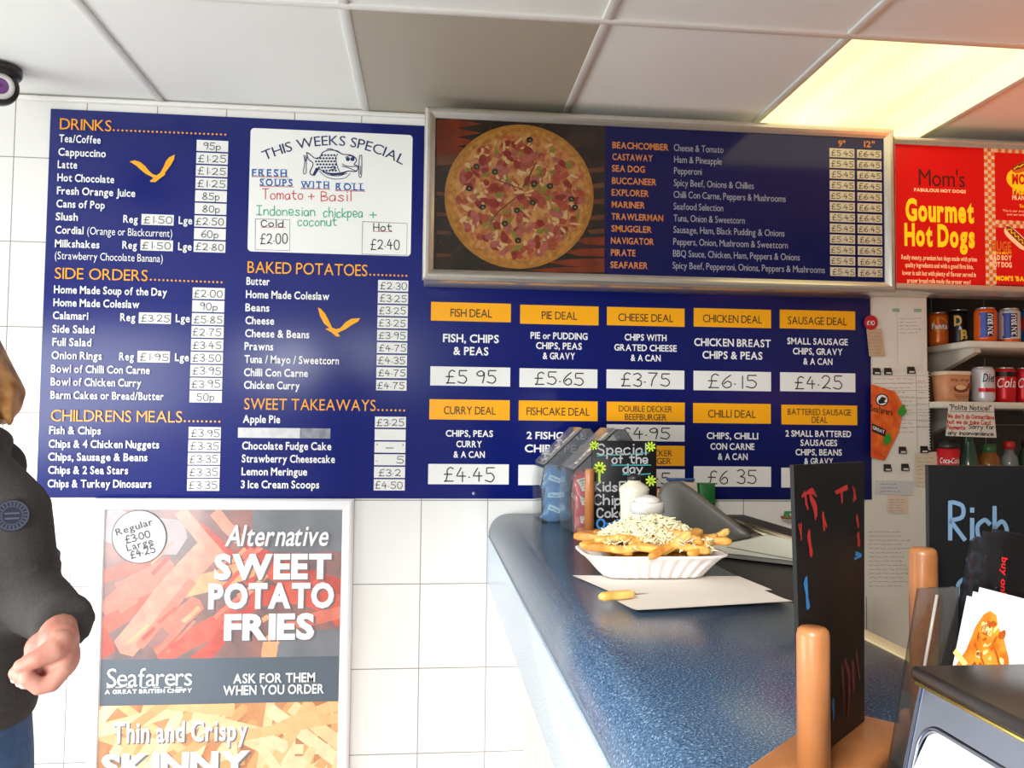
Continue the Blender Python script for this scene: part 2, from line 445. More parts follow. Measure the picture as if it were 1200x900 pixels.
# security camera under the ceiling
cc = W(2, 108, -.2); t = thing('security_camera', 'black dome security camera with purple lens under the ceiling', 'security camera', (cc.x-.01, -.2, CEIL))
BLK = mat('black_plastic', (34, 30, 30), .35, noise=.1, nscale=30)
mb = MB(); mb.lathe([(.0, 0), (.056, 0), (.057, -.006), (.056, -.018), (.05, -.026), (.0, -.026)], BLK, 36, (cc.x-.01, -.2, CEIL)); mb.build('base', t)
ax = (CAM-cc); ax.z *= .6; ax.x += .5; ax.normalize(); q = ax.to_track_quat('Z', 'Y').to_matrix()
cs = Vector((cc.x-.01, -.2, CEIL-.052))
mb = MB(); mb.lathe([(.0, -.045), (.03, -.04), (.046, -.02), (.05, .0), (.048, .02), (.042, .03), (.034, .031), (.0, .028)], BLK, 32, cs, q); hd = mb.build('camera_head', t)
mb = MB(); mb.lathe([(.021, .030), (.021, .0335), (.034, .0335), (.0345, .030)], mat('lens_ring_white', (225, 222, 220), .4), 32, cs, q); mb.build('ring', hd)
mb = MB(); mb.lathe([(0, .0325), (.0, .0335), (.014, .033), (.02, .031), (.021, .029), (0, .029)], mat('lens_purple', (128, 70, 150), .12, coat=.6), 32, cs, q); mb.build('lens', hd)

# ================================================================ the big blue menu board
BLUE = mat('menu_blue', (11, 25, 104), .28, spec=.35, noise=.03, nscale=2)
ORANGE = mat('menu_orange', (247, 166, 24), .35)
AMBER = mat('menu_amber', (250, 172, 12), .3)
TXT = mat('menu_white', (240, 240, 240), .4)
LAB = mat('price_label_white', (232, 232, 228), .4)
INK = mat('marker_black', (22, 22, 26), .5)
c1, c2, c3, c4 = crop(40, 120, 4.5), crop(40, 310, 3.216), crop(280, 140, 5.295), crop(270, 300, 3.104)
c5, c6, c7, c8 = crop(495, 110, 3.751), crop(700, 120, 3.3333), crop(490, 340, 3.6), crop(700, 340, 3.6)
BX0, BX1, BZ0, BZ1 = .0994, 2.619, 1.2697, 2.4056
board = thing('menu_board', 'long blue wall menu board listing drinks, side orders, potatoes and meal deals', 'menu board', ((BX0+BX1)/2, 0, BZ0))
mb = MB(); mb.box((BX0, -.005, BZ0), (BX1, -.0003, BZ1), BLUE, .0008, 1); mb.build('panel', board)
YT, YL = -.0064, -.0058
def T(mb, c, s, x0, yb, x1, cap, font='bold', m=TXT, y=YT, track=0.):
    a = W(*c(x0, yb), y); b = W(*c(x1, yb), y); h = W(*c(x0, yb-cap), y).z-a.z
    printed(mb, s, m, font, b.x-a.x, h, onw(y, a.x, a.z), track)
def dots(mb, c, x0, y0, x1, y1, n, y=YT, m=ORANGE, r=.0031):
    a = W(*c(x0, y0), y); b = W(*c(x1, y1), y)
    for i in range(n):
        p = a.lerp(b, i/(n-1)); mb.poly([Vector((p.x+r*math.cos(k*PI/4), y, p.z+r*math.sin(k*PI/4))) for k in range(8)], m)
def heading(c, s, x0, yb, x1, cap, dd=None):
    mb = MB(); T(mb, c, s, x0, yb, x1, cap, 'thin', ORANGE)
    if dd: dots(mb, c, *dd)
    mb.build('heading', board)
def items(c, cap, rows):
    mb = MB()
    for r in rows: T(mb, c, r[0], r[1], r[2], r[3], cap, r[4] if len(r) > 4 else 'bold')
    mb.build('lettering', board)
def one_label(parent, x0, x1, z0, z1, s, y=YL, th=.0022, capf=.6, wf=None, name='price_label', base=LAB, left=.5, ink=INK):
    mb = MB(); mb.box((x0, y, z0), (x1, y+.0007, z1), base)
    if s:
        h = (z1-z0); cap = h*capf; wd = (x1-x0)*(wf or min(.9, .17*len(s)+.02)); u0 = x0+(x1-x0-wd)*left+random.uniform(-.002, .002)
        handwritten(mb, s, ink, wd, cap, th, onw(y-.0005, u0, z0+(h-cap)*.45))
    return mb.build(name, parent)
def label_column(parent, c, first, last, vals, y=YL, **k):
    a0, a1 = W(*c(first[0], first[1]), y), W(*c(first[2], first[3]), y)
    b0, b1 = W(*c(last[0], last[1]), y), W(*c(last[2], last[3]), y)
    n = len(vals)
    for i, s in enumerate(vals):
        t = i/(n-1); x0 = (a0.x+b0.x)/2; x1 = (a1.x+b1.x)/2
        one_label(parent, x0, x1, a1.z+(b1.z-a1.z)*t, a0.z+(b0.z-a0.z)*t, s, y, **k)
def px_label(parent, c, q, s, y=YL, **k):
    a, b = W(*c(q[0], q[1]), y), W(*c(q[2], q[3]), y); return one_label(parent, a.x, b.x, b.z, a.z, s, y, **k)

heading(c1, 'DRINKS', 132, 141, 410, 58, (420, 146, 1008, 170, 27))
items(c1, 40, [('Tea/Coffee', 130, 208, 352), ('Cappuccino', 125, 279, 380), ('Latte', 122, 345, 228), ('Hot Chocolate', 120, 414, 424),
    ('Fresh Orange Juice', 118, 483, 535), ('Cans of Pop', 115, 552, 374), ('Slush', 111, 620, 233), ('Reg', 468, 633, 548), ('Lge', 760, 640, 835),
    ('Cordial', 110, 690, 262), ('(Orange or Blackcurrent)', 278, 696, 730, 'thin'), ('Milkshakes', 107, 762, 346), ('Reg', 463, 770, 543), ('Lge', 757, 778, 832),
    ('(Strawberry Chocolate Banana)', 107, 826, 680, 'thin')])
label_column(board, c1, (858, 197, 1022, 262), (842, 729, 1008, 793), ['95p', '£1.25', '£1.25', '£1.25', '85p', '80p', '£2.50', '60p', '£2.80'])
px_label(board, c1, (567, 588, 735, 650), '£1.50'); px_label(board, c1, (562, 723, 731, 785), '£1.50')
heading(c2, 'SIDE ORDERS', 75, 53, 430, 42, (440, 57, 706, 67, 18))
items(c2, 29, [('Home Made Soup of the Day', 73, 107, 502), ('Home Made Coleslaw', 71, 156, 398), ('Calamari', 69, 205, 205), ('Reg', 323, 212, 382), ('Lge', 532, 216, 588),
    ('Side Salad', 67, 256, 229), ('Full Salad', 67, 305, 217), ('Onion Rings', 64, 355, 256), ('Reg', 319, 360, 377), ('Lge', 529, 363, 584),
    ('Bowl of Chilli Con Carne', 62, 406, 437), ('Bowl of Chicken Curry', 61, 455, 405), ('Barm Cakes or Bread/Butter', 60, 505, 489)])
label_column(board, c2, (597, 86, 717, 132), (587, 475, 707, 521), ['£2.00', '90p', '£5.85', '£2.75', '£3.45', '£3.50', '£3.95', '£3.95', '50p'])
px_label(board, c2, (395, 180, 515, 224), '£3.25'); px_label(board, c2, (390, 325, 511, 370), '£1.95')
heading(c2, 'CHILDRENS MEALS', 60, 590, 560, 43, (568, 590, 698, 592, 9))
items(c2, 29, [('Fish & Chips', 55, 638, 253), ('Chips & 4 Chicken Nuggets', 53, 689, 472), ('Chips, Sausage & Beans', 51, 738, 428), ('Chips & 2 Sea Stars', 51, 788, 355), ('Chips & Turkey Dinosaurs', 49, 839, 443)])
label_column(board, c2, (583, 612, 703, 657), (577, 807, 697, 853), ['£3.95', '£3.35', '£3.35', '£3.35', '£3.35'])
heading(c4, 'BAKED POTATOES', 60, 61, 500, 42, (509, 68, 640, 72, 10))
items(c4, 28, [('Butter', 57, 104, 144), ('Home Made Coleslaw', 55, 152, 361), ('Beans', 53, 200, 143), ('Cheese', 53, 247, 160), ('Cheese & Beans', 52, 294, 288), ('Prawns', 50, 341, 157),
    ('Tuna / Mayo / Sweetcorn', 50, 388, 396), ('Chilli Con Carne', 48, 436, 283), ('Chicken Curry', 48, 482, 253)])
label_column(board, c4, (537, 87, 646, 130), (531, 450, 641, 490), ['£2.30', '£3.25', '£3.25', '£3.25', '£3.95', '£4.75', '£4.35', '£4.75', '£4.75'])
heading(c4, 'SWEET TAKEAWAYS', 48, 558, 530, 41, (538, 560, 632, 562, 7))
items(c4, 28, [('Apple Pie', 44, 606, 182), ('Chocolate Fudge Cake', 41, 703, 368), ('Strawberry Cheesecake', 40, 750, 381), ('Lemon Meringue', 39, 797, 280), ('3 Ice Cream Scoops', 37, 844, 324)])
label_column(board, c4, (527, 584, 638, 625), (521, 812, 634, 853), ['£3.25', '', "' - '", '.   5', '£3.2', '£4.50'])
mb = MB(); a, b = W(*c4(28, 624), YL), W(*c4(363, 664), YL)
SIL = mat('silver_tape', (214, 214, 216), .35, noise=.12, nscale=60)
mb.box((a.x, YL, b.z), (a.x+(b.x-a.x)*.67, YL+.0007, a.z), SIL); mb.box((a.x+(b.x-a.x)*.675, YL, b.z), (b.x, YL+.0007, a.z), mat('worn_tape', (150, 152, 160), .4, noise=.35, nscale=50))
mb.build('blanking_strip', board)
def gull(c, pts):
    mb = MB(); mb.poly([W(*c(*p), YT) for p in pts], AMBER); mb.build('emblem', board)
gull(c1, [(502, 312), (530, 305), (560, 315), (585, 335), (605, 360), (625, 378), (645, 385), (665, 372), (680, 345), (695, 310), (712, 290), (742, 275), (738, 300), (722, 330), (705, 352), (690, 372), (692, 380), (680, 390), (665, 400), (640, 420), (612, 420), (612, 412), (630, 400), (620, 392), (590, 378), (565, 358), (540, 335), (520, 322)])
gull(c4, [(318, 187), (330, 193), (345, 210), (358, 235), (370, 260), (384, 266), (400, 262), (420, 240), (440, 228), (472, 226), (465, 238), (440, 252), (420, 266), (400, 275), (390, 280), (400, 292), (385, 293), (368, 278), (345, 265), (360, 262), (340, 245), (326, 218)])

# the white "this weeks special" sheet
NAVY = mat('print_navy', (32, 38, 92), .5); RED = mat('marker_red', (205, 60, 62), .5); GRN = mat('marker_green', (40, 170, 130), .5); PEN = mat('stencil_blue', (34, 92, 168), .5)
sp = thing('special_sheet', 'white rounded weekly special soup sheet on the blue menu board', 'sign', W(*c3(560, 820), 0))
mb = MB(); a, b, d = W(*c3(68, 52), -.0058), W(*c3(1078, 98), -.0058), W(*c3(58, 818), -.0058)
R = .012; x0, x1, z0, z1 = (a.x+d.x)/2, b.x, d.z, a.z
pts = []
for cx_, cz_, s0 in ((x1-R, z1-R, 0), (x0+R, z1-R, 1), (x0+R, z0+R, 2), (x1-R, z0+R, 3)):
    for k in range(7): th = (s0+k/6)*PI/2; pts.append(Vector((cx_+R*math.cos(th), -.0062, cz_+R*math.sin(th))))
mb.prism(pts, (0, .001, 0), mat('sheet_white', (236, 237, 232), .35)); mb.build('sheet', sp)
m3 = pxmap(-.0068, c3)
mb = MB()
def arc(u, v):   # along the curved heading
    t = u/1.0; cx0, R0 = 575, 900.0
    th = (t-.487)*1.0; sx = 430
    X = cx0+sx*(2*(t-.487)); Y = 160+118*abs(2*(t-.487))**1.9*(1.0 if t > .487 else .86)
    sl = 118*1.9*abs(2*(t-.487))**.9*(1 if t > .487 else -.86)/sx; L = math.hypot(1, sl)
    return m3(X+v*sl/L, Y-v/L)
printed(mb, 'THIS WEEKS SPECIAL', NAVY, 'thin', 1.0, 60, arc)
for pts_, th in ((((402, 222), (408, 262), (400, 330), (416, 330), (418, 262), (424, 222)), 5), (((413, 222), (413, 258)), 5), (((748, 225), (744, 300), (745, 350), (760, 350), (762, 235), (755, 222), (748, 225)), 5),
    (((753, 290), (753, 340)), 5), (((500, 320), (540, 355), (600, 370), (660, 362), (690, 335)), 4), (((520, 325), (560, 345), (620, 350), (670, 335)), 4)):
    line(mb, pts_, th, NAVY, m3, True)
body = [(420, 205), (440, 215), (470, 240), (500, 235), (520, 205), (560, 190), (610, 195), (640, 215), (690, 220), (720, 235), (730, 255), (715, 280), (738, 290), (728, 322), (680, 320), (640, 330), (580, 335), (530, 325), (490, 305), (465, 345), (440, 330), (460, 275), (430, 245), (420, 205)]
line(mb, body, 6, NAVY, m3, True)
for r_ in range(6):
    for k in range(7):
        X, Y = 478+k*19+(r_ % 2)*9, 222+r_*19
        if (X-560)**2/85**2+(Y-265)**2/62**2 < 1 and X < 610: mb.poly([m3(X+dx*9, Y+dy*8) for dx, dy in ((-1, 0), (0, -1), (1, 0), (0, 1))], NAVY)
mb.poly([m3(*p) for p in ((455, 345), (478, 298), (500, 305), (470, 350))], NAVY)
mb.poly([m3(*p) for p in ((520, 325), (560, 335), (640, 332), (680, 320), (640, 345), (580, 348))], NAVY)
for pts_ in (((612, 215), (600, 240), (610, 290), (625, 325)), ((640, 275), (670, 290), (735, 292)), ((640, 290), (680, 300), (730, 322)), ((545, 185), (570, 182), (610, 200), (640, 213)), ((565, 300), (590, 290), (600, 305), (570, 312)), ((660, 235), (690, 225), (722, 240))):
    line(mb, pts_, 5, NAVY, m3, True)
for X in (676, 704): mb.poly([m3(X+13*math.cos(k*PI/5), 246+13*math.sin(k*PI/5)) for k in range(10)], NAVY)
mb.build('print', sp)
mb = MB()
def at3(x, y): return lambda u, v: m3(x+u, y-v)
def at3s(x, y, sl): return lambda u, v: m3(x+u, y-v+sl*u)
for s, x, y, x1 in (('FRESH', 78, 350, 300), ('SOUPS', 127, 410, 335), ('WITH', 382, 425, 562), ('ROLL', 598, 437, 780)):
    printed(mb, s, PEN, 'bold', x1-x, 42, at3s(x, y, .02), .14)
    G, H = FONTS['bold']
    line(mb, ((x, y+5), (x1+4, y+9)), 4, RED, m3)
    n = len(s)
    for k in range(n):     # slab feet of the stencilled capitals
        cx_ = x+(x1-x)*(k+.5)/n
        for dy in (-1, -41): line(mb, ((cx_-15, y+dy+k*.6), (cx_+13, y+dy+k*.6)), 4, PEN, m3)
handwritten(mb, 'Tomato', RED, 250, 60, 6, at3(145, 495)); handwritten(mb, '+', RED, 38, 60, 6, at3(430, 500)); handwritten(mb, 'Basil', RED, 185, 62, 6, at3(510, 505))
handwritten(mb, 'Indonesian', GRN, 360, 56, 6, at3s(110, 592, .02)); handwritten(mb, 'chickpea', GRN, 240, 58, 6, at3s(525, 605, .01)); handwritten(mb, '+', GRN, 44, 56, 6, at3(810, 614)); handwritten(mb, 'coconut', GRN, 240, 55, 6, at3(365, 660))
GREY_ = mat('pen_grey', (70, 76, 96), .5)
line(mb, ((102, 617), (316, 622), (315, 813), (100, 808), (102, 617)), 3, GREY_, m3); line(mb, ((768, 633), (1045, 645), (1040, 843), (763, 835), (768, 633)), 3, GREY_, m3)
handwritten(mb, 'Cold', INK, 135, 40, 6, at3(138, 665)); line(mb, ((137, 670), (290, 671)), 3, RED, m3); handwritten(mb, '£2.00', INK, 167, 60, 6, at3(133, 770))
handwritten(mb, 'Hot', INK, 110, 48, 6, at3(836, 692)); line(mb, ((835, 695), (952, 697)), 3, RED, m3); handwritten(mb, '£2.40', INK, 177, 60, 6, at3(818, 806))
mb.build('handwriting', sp)

# meal deals
def deal(c, quad, txt):
    a, b = W(*c(quad[0], quad[1]), YL), W(*c(quad[2], quad[3]), YL)
    mb = MB(); mb.box((a.x, YL, b.z), (b.x, YL+.0007, a.z), AMBER)
    for (s, x0, yb, x1, cap) in txt: T(mb, c, s, x0, yb, x1, cap, 'thin', INK)
    mb.build('deal_heading', board)
deal(c7, (55, 49, 391, 136), [('FISH DEAL', 135, 112, 313, 34)]); deal(c7, (431, 61, 761, 149), [('PIE DEAL', 520, 122, 672, 33)])
deal(c8, (41, 70, 368, 155), [('CHEESE DEAL', 87, 130, 322, 32)]); deal(c8, (407, 75, 733, 161), [('CHICKEN DEAL', 444, 135, 696, 32)]); deal(c8, (770, 82, 1088, 168), [('SAUSAGE DEAL', 803, 143, 1054, 32)])
deal(c7, (48, 460, 386, 549), [('CURRY DEAL', 107, 523, 328, 33)]); deal(c7, (425, 465, 757, 553), [('FISHCAKE DEAL', 456, 527, 725, 33)])
deal(c8, (40, 470, 369, 556), [('DOUBLE DECKER', 90, 512, 317, 25), ('BEEFBURGER', 115, 547, 293, 25)])
deal(c8, (40, 654, 368, 742), [('DECKER', 196, 700, 317, 25), ('BURGER', 185, 733, 312, 25)])
deal(c8, (404, 476, 732, 564), [('CHILLI DEAL', 466, 537, 670, 32)]); deal(c8, (777, 483, 1097, 570), [('BATTERED SAUSAGE', 802, 526, 1072, 26), ('DEAL', 904, 560, 972, 26)])
for c, q, s in ((c7, (52, 321, 388, 407), '£5 95'), (c7, (428, 329, 756, 414), '£5.65'), (c8, (39, 334, 367, 419), '£3.75'), (c8, (406, 340, 733, 427), '£6.15'), (c8, (771, 346, 1089, 431), '£4.25'),
    (c7, (43, 733, 382, 820), '£4.45'), (c7, (423, 737, 756, 824), ''), (c8, (40, 566, 368, 639), '£4.95'), (c8, (40, 754, 369, 830), '£4.45'), (c8, (407, 743, 733, 830), '£6 35'), (c8, (776, 749, 1094, 834), '')):
    px_label(board, c, q, s, th=.0036, capf=.66, wf=.62)
DL = {}
for c, s, x0, yb, x1, cap in ((c7, 'FISH, CHIPS', 103, 218, 342, 34), (c7, '& PEAS', 147, 272, 298, 34), (c7, 'PIE or PUDDING', 473, 204, 716, 28), (c7, 'CHIPS, PEAS', 496, 247, 692, 28), (c7, '& GRAVY', 525, 290, 663, 28),
    (c8, 'CHIPS WITH', 114, 211, 293, 27), (c8, 'GRATED CHEESE', 70, 254, 336, 27), (c8, '& A CAN', 140, 298, 268, 27), (c8, 'CHICKEN BREAST', 407, 234, 733, 32), (c8, 'CHIPS & PEAS', 442, 288, 698, 32),
    (c8, 'SMALL SAUSAGE', 800, 227, 1058, 27), (c8, 'CHIPS, GRAVY', 824, 270, 1036, 27), (c8, '& A CAN', 868, 313, 993, 27), (c7, 'CHIPS, PEAS', 115, 617, 317, 27), (c7, 'CURRY', 160, 662, 270, 27), (c7, '& A CAN', 148, 706, 282, 27),
    (c7, '2 FISHCAKES', 456, 627, 730, 30), (c7, 'CHIPS, PEAS', 448, 683, 735, 32), (c8, 'CHIPS, CHILLI', 460, 627, 680, 27), (c8, 'CON CARNE', 476, 672, 664, 27), (c8, '& A CAN', 508, 715, 635, 27),
    (c8, '2 SMALL BATTERED', 793, 617, 1072, 26), (c8, 'SAUSAGES', 856, 656, 1013, 26), (c8, 'CHIPS, BEANS', 835, 696, 1033, 26), (c8, '& GRAVY', 872, 734, 996, 26)):
    k = (c is c8, int((x0+x1)/2 > 200)+int((x0+x1)/2 > 400)+int((x0+x1)/2 > 760), yb > 400)
    if k not in DL: DL[k] = MB()
    T(DL[k], c, s, x0, yb, x1, cap)
for k in DL: DL[k].build('lettering', board)
mb = MB()
for p in (c7(235, 857), (548, 573)):
    q = W(*p, -.005); mb.lathe([(0, 0), (.006, 0), (.005, .003), (0, .004)], mat('screw_cap', (150, 160, 190), .3, .6), 12, q, Matrix.Rotation(PI/2, 3, 'X'))
    break
mb.build('screw', board)

# ================================================================ pizza light box
FRM = mat('brushed_aluminium', (205, 200, 190), .28, .75, noise=.05, nscale=40)
def frame_box(t, x0, x1, z0, z1, yf, fw, lf=1.):
    """a sign box with a rounded mitred front frame"""
    mb = MB(); mb.box((x0+.004, yf+.016, z0+.003), (x1-.004, -.0062, z1-.003), FRM, .002, 1); mb.build('case', t)
    mb = MB(); prof = [(0, .018), (0, .006), (.003, .001), (.009, -.003), (.016, -.003), (.023, .001), (fw, .008), (fw, .012)]
    rings = []
    for (u, d) in prof: u *= fw/.031 if u < fw else 1; rings.append([Vector((x0+u*lf, yf+d, z0+u)), Vector((x1-u, yf+d, z0+u)), Vector((x1-u, yf+d, z1-u)), Vector((x0+u*lf, yf+d, z1-u))])
    mb.loft(rings, FRM, False, False); mb.build('frame', t)
LZ0, LZ1, LX0, LX1, LY = 1.906, 2.409, 1.193, 2.616, -.16
lb = thing('pizza_sign', 'wide silver framed pizza menu sign box with big pizza picture', 'sign', ((LX0+LX1)/2, -.08, LZ0))
frame_box(lb, LX0, LX1, LZ0, LZ1, LY, .031)
YP = LY+.0118; YQ = YP-.0004; YR = YP-.0008; YS_ = YP-.0012
xs = W(709, 230, YP).x
PB = mat('pizza_panel_blue', (10, 14, 74), .12, spec=.4, noise=.04, nscale=3)
DK = mat('wood_dark_print', (46, 30, 22), .15, noise=.5, nscale=18, rgb2=(30, 26, 22))
mb = MB(); mb.box((LX0+.03, YP, LZ0+.03), (xs, YP+.003, LZ1-.03), DK); mb.box((xs, YP, LZ0+.03), (LX1-.03, YP+.003, LZ1-.03), PB); mb.build('picture_panel', lb)
OR1 = mat('print_rust', (116, 46, 22), .15, noise=.35, nscale=25); OR2 = mat('print_brown', (92, 54, 30), .15, noise=.3, nscale=20)
mb = MB(); m5 = pxmap(YQ, c5)
px0, pz0, px1, pz1 = 62, 102, 800, 784
FL_ = [([(62, y+45), (62, y+5), (150, y+0), (260, y+22), (150, y+40)], OR1 if y < 260 else OR2) for y in range(110, 300, 40)]
FL_ += [([(800, y-12), (800, y+26), (800-w_*.6, y+22), (800-w_, y+4), (800-w_*.6, y-8)], OR1) for (y, w_) in ((640, 130), (690, 190), (735, 260), (770, 330))]
FL_ += [([(720, y), (800, y-10), (800, y+12), (740, y+16)], OR2) for y in (330, 400, 470, 540, 600)]+[([(62, y), (120, y+5), (130, y+14), (62, y+18)], OR2) for y in (430, 520, 600, 700)]
for P_, m_ in FL_: mb = MB(); mb.poly([m5(*p) for p in clip_poly(P_, px0, pz0, px1, pz1)], m_); mb.build('flame_print', lb)
mb = MB(); m5 = pxmap(YR, c5)
def disc(cx_, cy_, rx, ry, m, mp, n=48, wob=0., rot=0., to=None):
    P = []
    for k in range(n):
        a = 2*PI*k/n; r = 1+wob*random.uniform(-1, 1); X, Y = rx*r*math.cos(a), ry*r*math.sin(a)
        P.append(mp(cx_+X*math.cos(rot)-Y*math.sin(rot), cy_+X*math.sin(rot)+Y*math.cos(rot)))
    (to or mb).poly(P, m)
disc(425, 452, 328, 317, mat('pizza_crust', (158, 108, 42), .2, noise=.25, nscale=40), m5)
m5b = pxmap(YR-.0002, c5); m5c = pxmap(YR-.0004, c5); m5d = pxmap(YR-.0006, c5)
disc(428, 452, 314, 303, mat('pizza_crust_inner', (172, 120, 52), .2, noise=.2, nscale=60, rgb2=(140, 88, 34)), m5b)
disc(430, 450, 288, 278, mat('pizza_cheese', (176, 126, 70), .2, nscale=55, rgb2=(150, 80, 42)), m5c, 60, .03)
HAM = [mat('pizza_ham_%s' % k, c, .2, noise=.25, nscale=90) for k, c in (('pink', (150, 66, 44)), ('red', (128, 42, 28)), ('pale', (156, 82, 70)))]
CHS = mat('pizza_cheese_pale', (184, 150, 100), .2); PEP = mat('pizza_pepper', (122, 108, 40), .2, noise=.2, nscale=50); OLV = mat('pizza_olive', (28, 32, 24), .2)
lay = 0
for k in range(330):
    a = random.uniform(0, 2*PI); r = 275*math.sqrt(random.random()); lay += 1
    mp = pxmap(YR-.0006-.000004*lay, c5); ch = random.random()
    X, Y = 430+r*math.cos(a), 450+r*.965*math.sin(a)
    if ch < .55: disc(X, Y, random.uniform(14, 30), random.uniform(11, 20), random.choice(HAM), mp, 8, .2, random.uniform(0, 3))
    elif ch < .86: disc(X, Y, random.uniform(8, 26), random.uniform(4, 10), CHS, mp, 8, .3, random.uniform(0, 3))
    else: disc(X, Y, random.uniform(12, 26), random.uniform(9, 16), PEP, mp, 8, .2, random.uniform(0, 3))
for (X, Y) in ((472, 202), (238, 320), (318, 342), (490, 395), (560, 405), (205, 415), (265, 498), (485, 478), (415, 512), (655, 462), (670, 498), (420, 645), (362, 570)):
    lay += 4; disc(X, Y, 14, 13, OLV, pxmap(YR-.0006-.000004*lay, c5), 12, .08); disc(X+1, Y+1, 5, 5, PEP, pxmap(YR-.00061-.000004*(lay+1), c5), 8)
for pts_ in (((500, 300), (470, 360), (440, 410)), ((440, 420), (360, 390), (310, 370)), ((430, 440), (330, 520), (300, 560))): line(mb, pts_, 5, mat('pizza_cut', (104, 44, 26), .3), pxmap(YR-.0025, c5))
mb.build('pizza_print', lb)
mb = MB(); PO = mat('pizza_orange', (206, 128, 58), .35); PW = mat('pizza_text', (160, 162, 172), .35); LABP = mat('price_label_cream', (206, 198, 172), .4)
for s, x0, yb, x1 in (('BEACHCOMBER', 58, 178, 279), ('CASTAWAY', 58, 224, 217), ('SEA DOG', 56, 269, 187), ('BUCCANEER', 56, 317, 232), ('EXPLORER', 55, 363, 202), ('MARINER', 55, 410, 187), ('TRAWLERMAN', 54, 457, 258), ('SMUGGLER', 54, 504, 214), ('NAVIGATOR', 52, 551, 222), ('PIRATE', 52, 598, 150), ('SEAFARER', 50, 646, 198)):
    T(mb, c6, s, x0, yb, x1, 25, 'bold', PO, YQ)
T(mb, c6, '9"', 940, 172, 970, 24, 'bold', PO, YQ); T(mb, c6, '12"', 1040, 174, 1085, 24, 'bold', PO, YQ)
mb.build('lettering', lb)
mb = MB()
for s, x0, yb, x1 in (('Cheese & Tomato', 298, 189, 493), ('Ham & Pineapple', 299, 235, 487), ('Pepperoni', 299, 279, 409), ('Spicy Beef, Onions & Chillies', 298, 326, 612), ('Chilli Con Carne, Peppers & Mushrooms', 297, 372, 737), ('Seafood Selection', 297, 418, 493), ('Tuna, Onion & Sweetcorn', 297, 464, 577),
    ('Sausage, Ham, Black Pudding & Onions', 296, 509, 732), ('Peppers, Onion, Mushroom & Sweetcorn', 296, 556, 745), ('BBQ Sauce, Chicken, Ham, Peppers & Onions', 295, 602, 792), ('Spicy Beef, Pepperoni, Onions, Peppers & Mushrooms', 293, 649, 890)):
    T(mb, c6, s, x0, yb, x1, 26, 'thin', PW, YQ)
mb.build('lettering', lb)
label_column(lb, c6, (907, 178, 1005, 217), (910, 643, 1007, 680), ['£5.45']*12, y=YQ-.0004, th=.0019, base=LABP)
label_column(lb, c6, (1015, 184, 1111, 220), (1018, 646, 1113, 683), ['£6.45']*12, y=YQ-.0004, th=.0019, base=LABP)

# ================================================================ red hot dog sign box
HX0, HX1, HZ0, HZ1, HY = 2.6185, 3.7, 1.914, 2.388, -.15
hb = thing('hot_dog_sign', 'red gourmet hot dogs sign box in a thin silver frame', 'sign', ((HX0+HX1)/2, -.07, HZ0))
frame_box(hb, HX0, HX1, HZ0, HZ1, HY, .02, .15)
ch_ = crop(1030, 130, 4.088); YH = HY+.0108
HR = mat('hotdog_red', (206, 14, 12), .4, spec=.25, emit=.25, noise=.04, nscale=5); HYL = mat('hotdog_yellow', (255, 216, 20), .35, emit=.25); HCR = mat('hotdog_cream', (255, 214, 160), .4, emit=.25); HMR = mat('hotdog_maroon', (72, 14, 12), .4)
HWH = mat('hotdog_check_white', (250, 226, 190), .4); HOR = mat('hotdog_orange', (240, 120, 30), .35); HBR = mat('hotdog_brown', (150, 58, 24), .35)
mb = MB(); mb.box((HX0+.004, YH, HZ0+.012), (HX1-.02, YH+.003, HZ1-.018), HR); mb.build('poster_panel', hb)
mb = MB(); y1_ = YH-.0005; y2_ = YH-.001
T(mb, ch_, "Mom's", 188, 356, 415, 78, 'thin', HMR, y1_); T(mb, ch_, 'FABULOUS HOT DOGS', 168, 384, 417, 15, 'black', HCR, y1_)
T(mb, ch_, 'Gourmet', 125, 521, 458, 104, 'black', HYL, y1_); T(mb, ch_, 'Hot Dogs', 120, 640, 462, 104, 'black', HYL, y1_)
for s, x0, yb, x1 in (('Really meaty, premium hot dogs made with prime', 107, 710, 470), ('quality ingredients and with a good firm bite,', 125, 747, 453), ('lower in salt but with plenty of flavour served in', 112, 785, 465), ('proper bread rolls made the proper way!', 135, 822, 440)): T(mb, ch_, s, x0, yb, x1, 22, 'bold', HCR, y1_)
mb.build('lettering', hb)
mb = MB(); a = W(*ch_(503, 180), y1_); pz = a.z; cell = .0115
n = 0
zt = HZ1-.02; zb = HZ0+.014
k = 0; z = zt
def chk(x, z, on): mb.box((x, y1_, z-cell), (x+cell, y1_+.0004, z), HWH if on else HOR)
i = 0
while z-cell > zb:
    for j in range(3): chk(a.x+j*cell, z, (i+j) % 2 == 0)
    i += 1; z -= cell
zm = W(*ch_(545, 522), y1_).z
i = 0; x = a.x+3*cell
while x+cell < HX1-.03:
    for j in range(2): chk(x, zm-j*cell, (i+j) % 2 == 0)
    chk(x, zt, i % 2 == 0); x += cell; i += 1
mb.build('check_border', hb)
mb = MB(); a = W(*ch_(660, 325), y1_)
mb.poly([Vector((a.x+.02+.045*math.cos(k*PI/12)*1.2, y1_, a.z+.038*math.sin(k*PI/12)*1.0)) for k in range(24)], HYL)
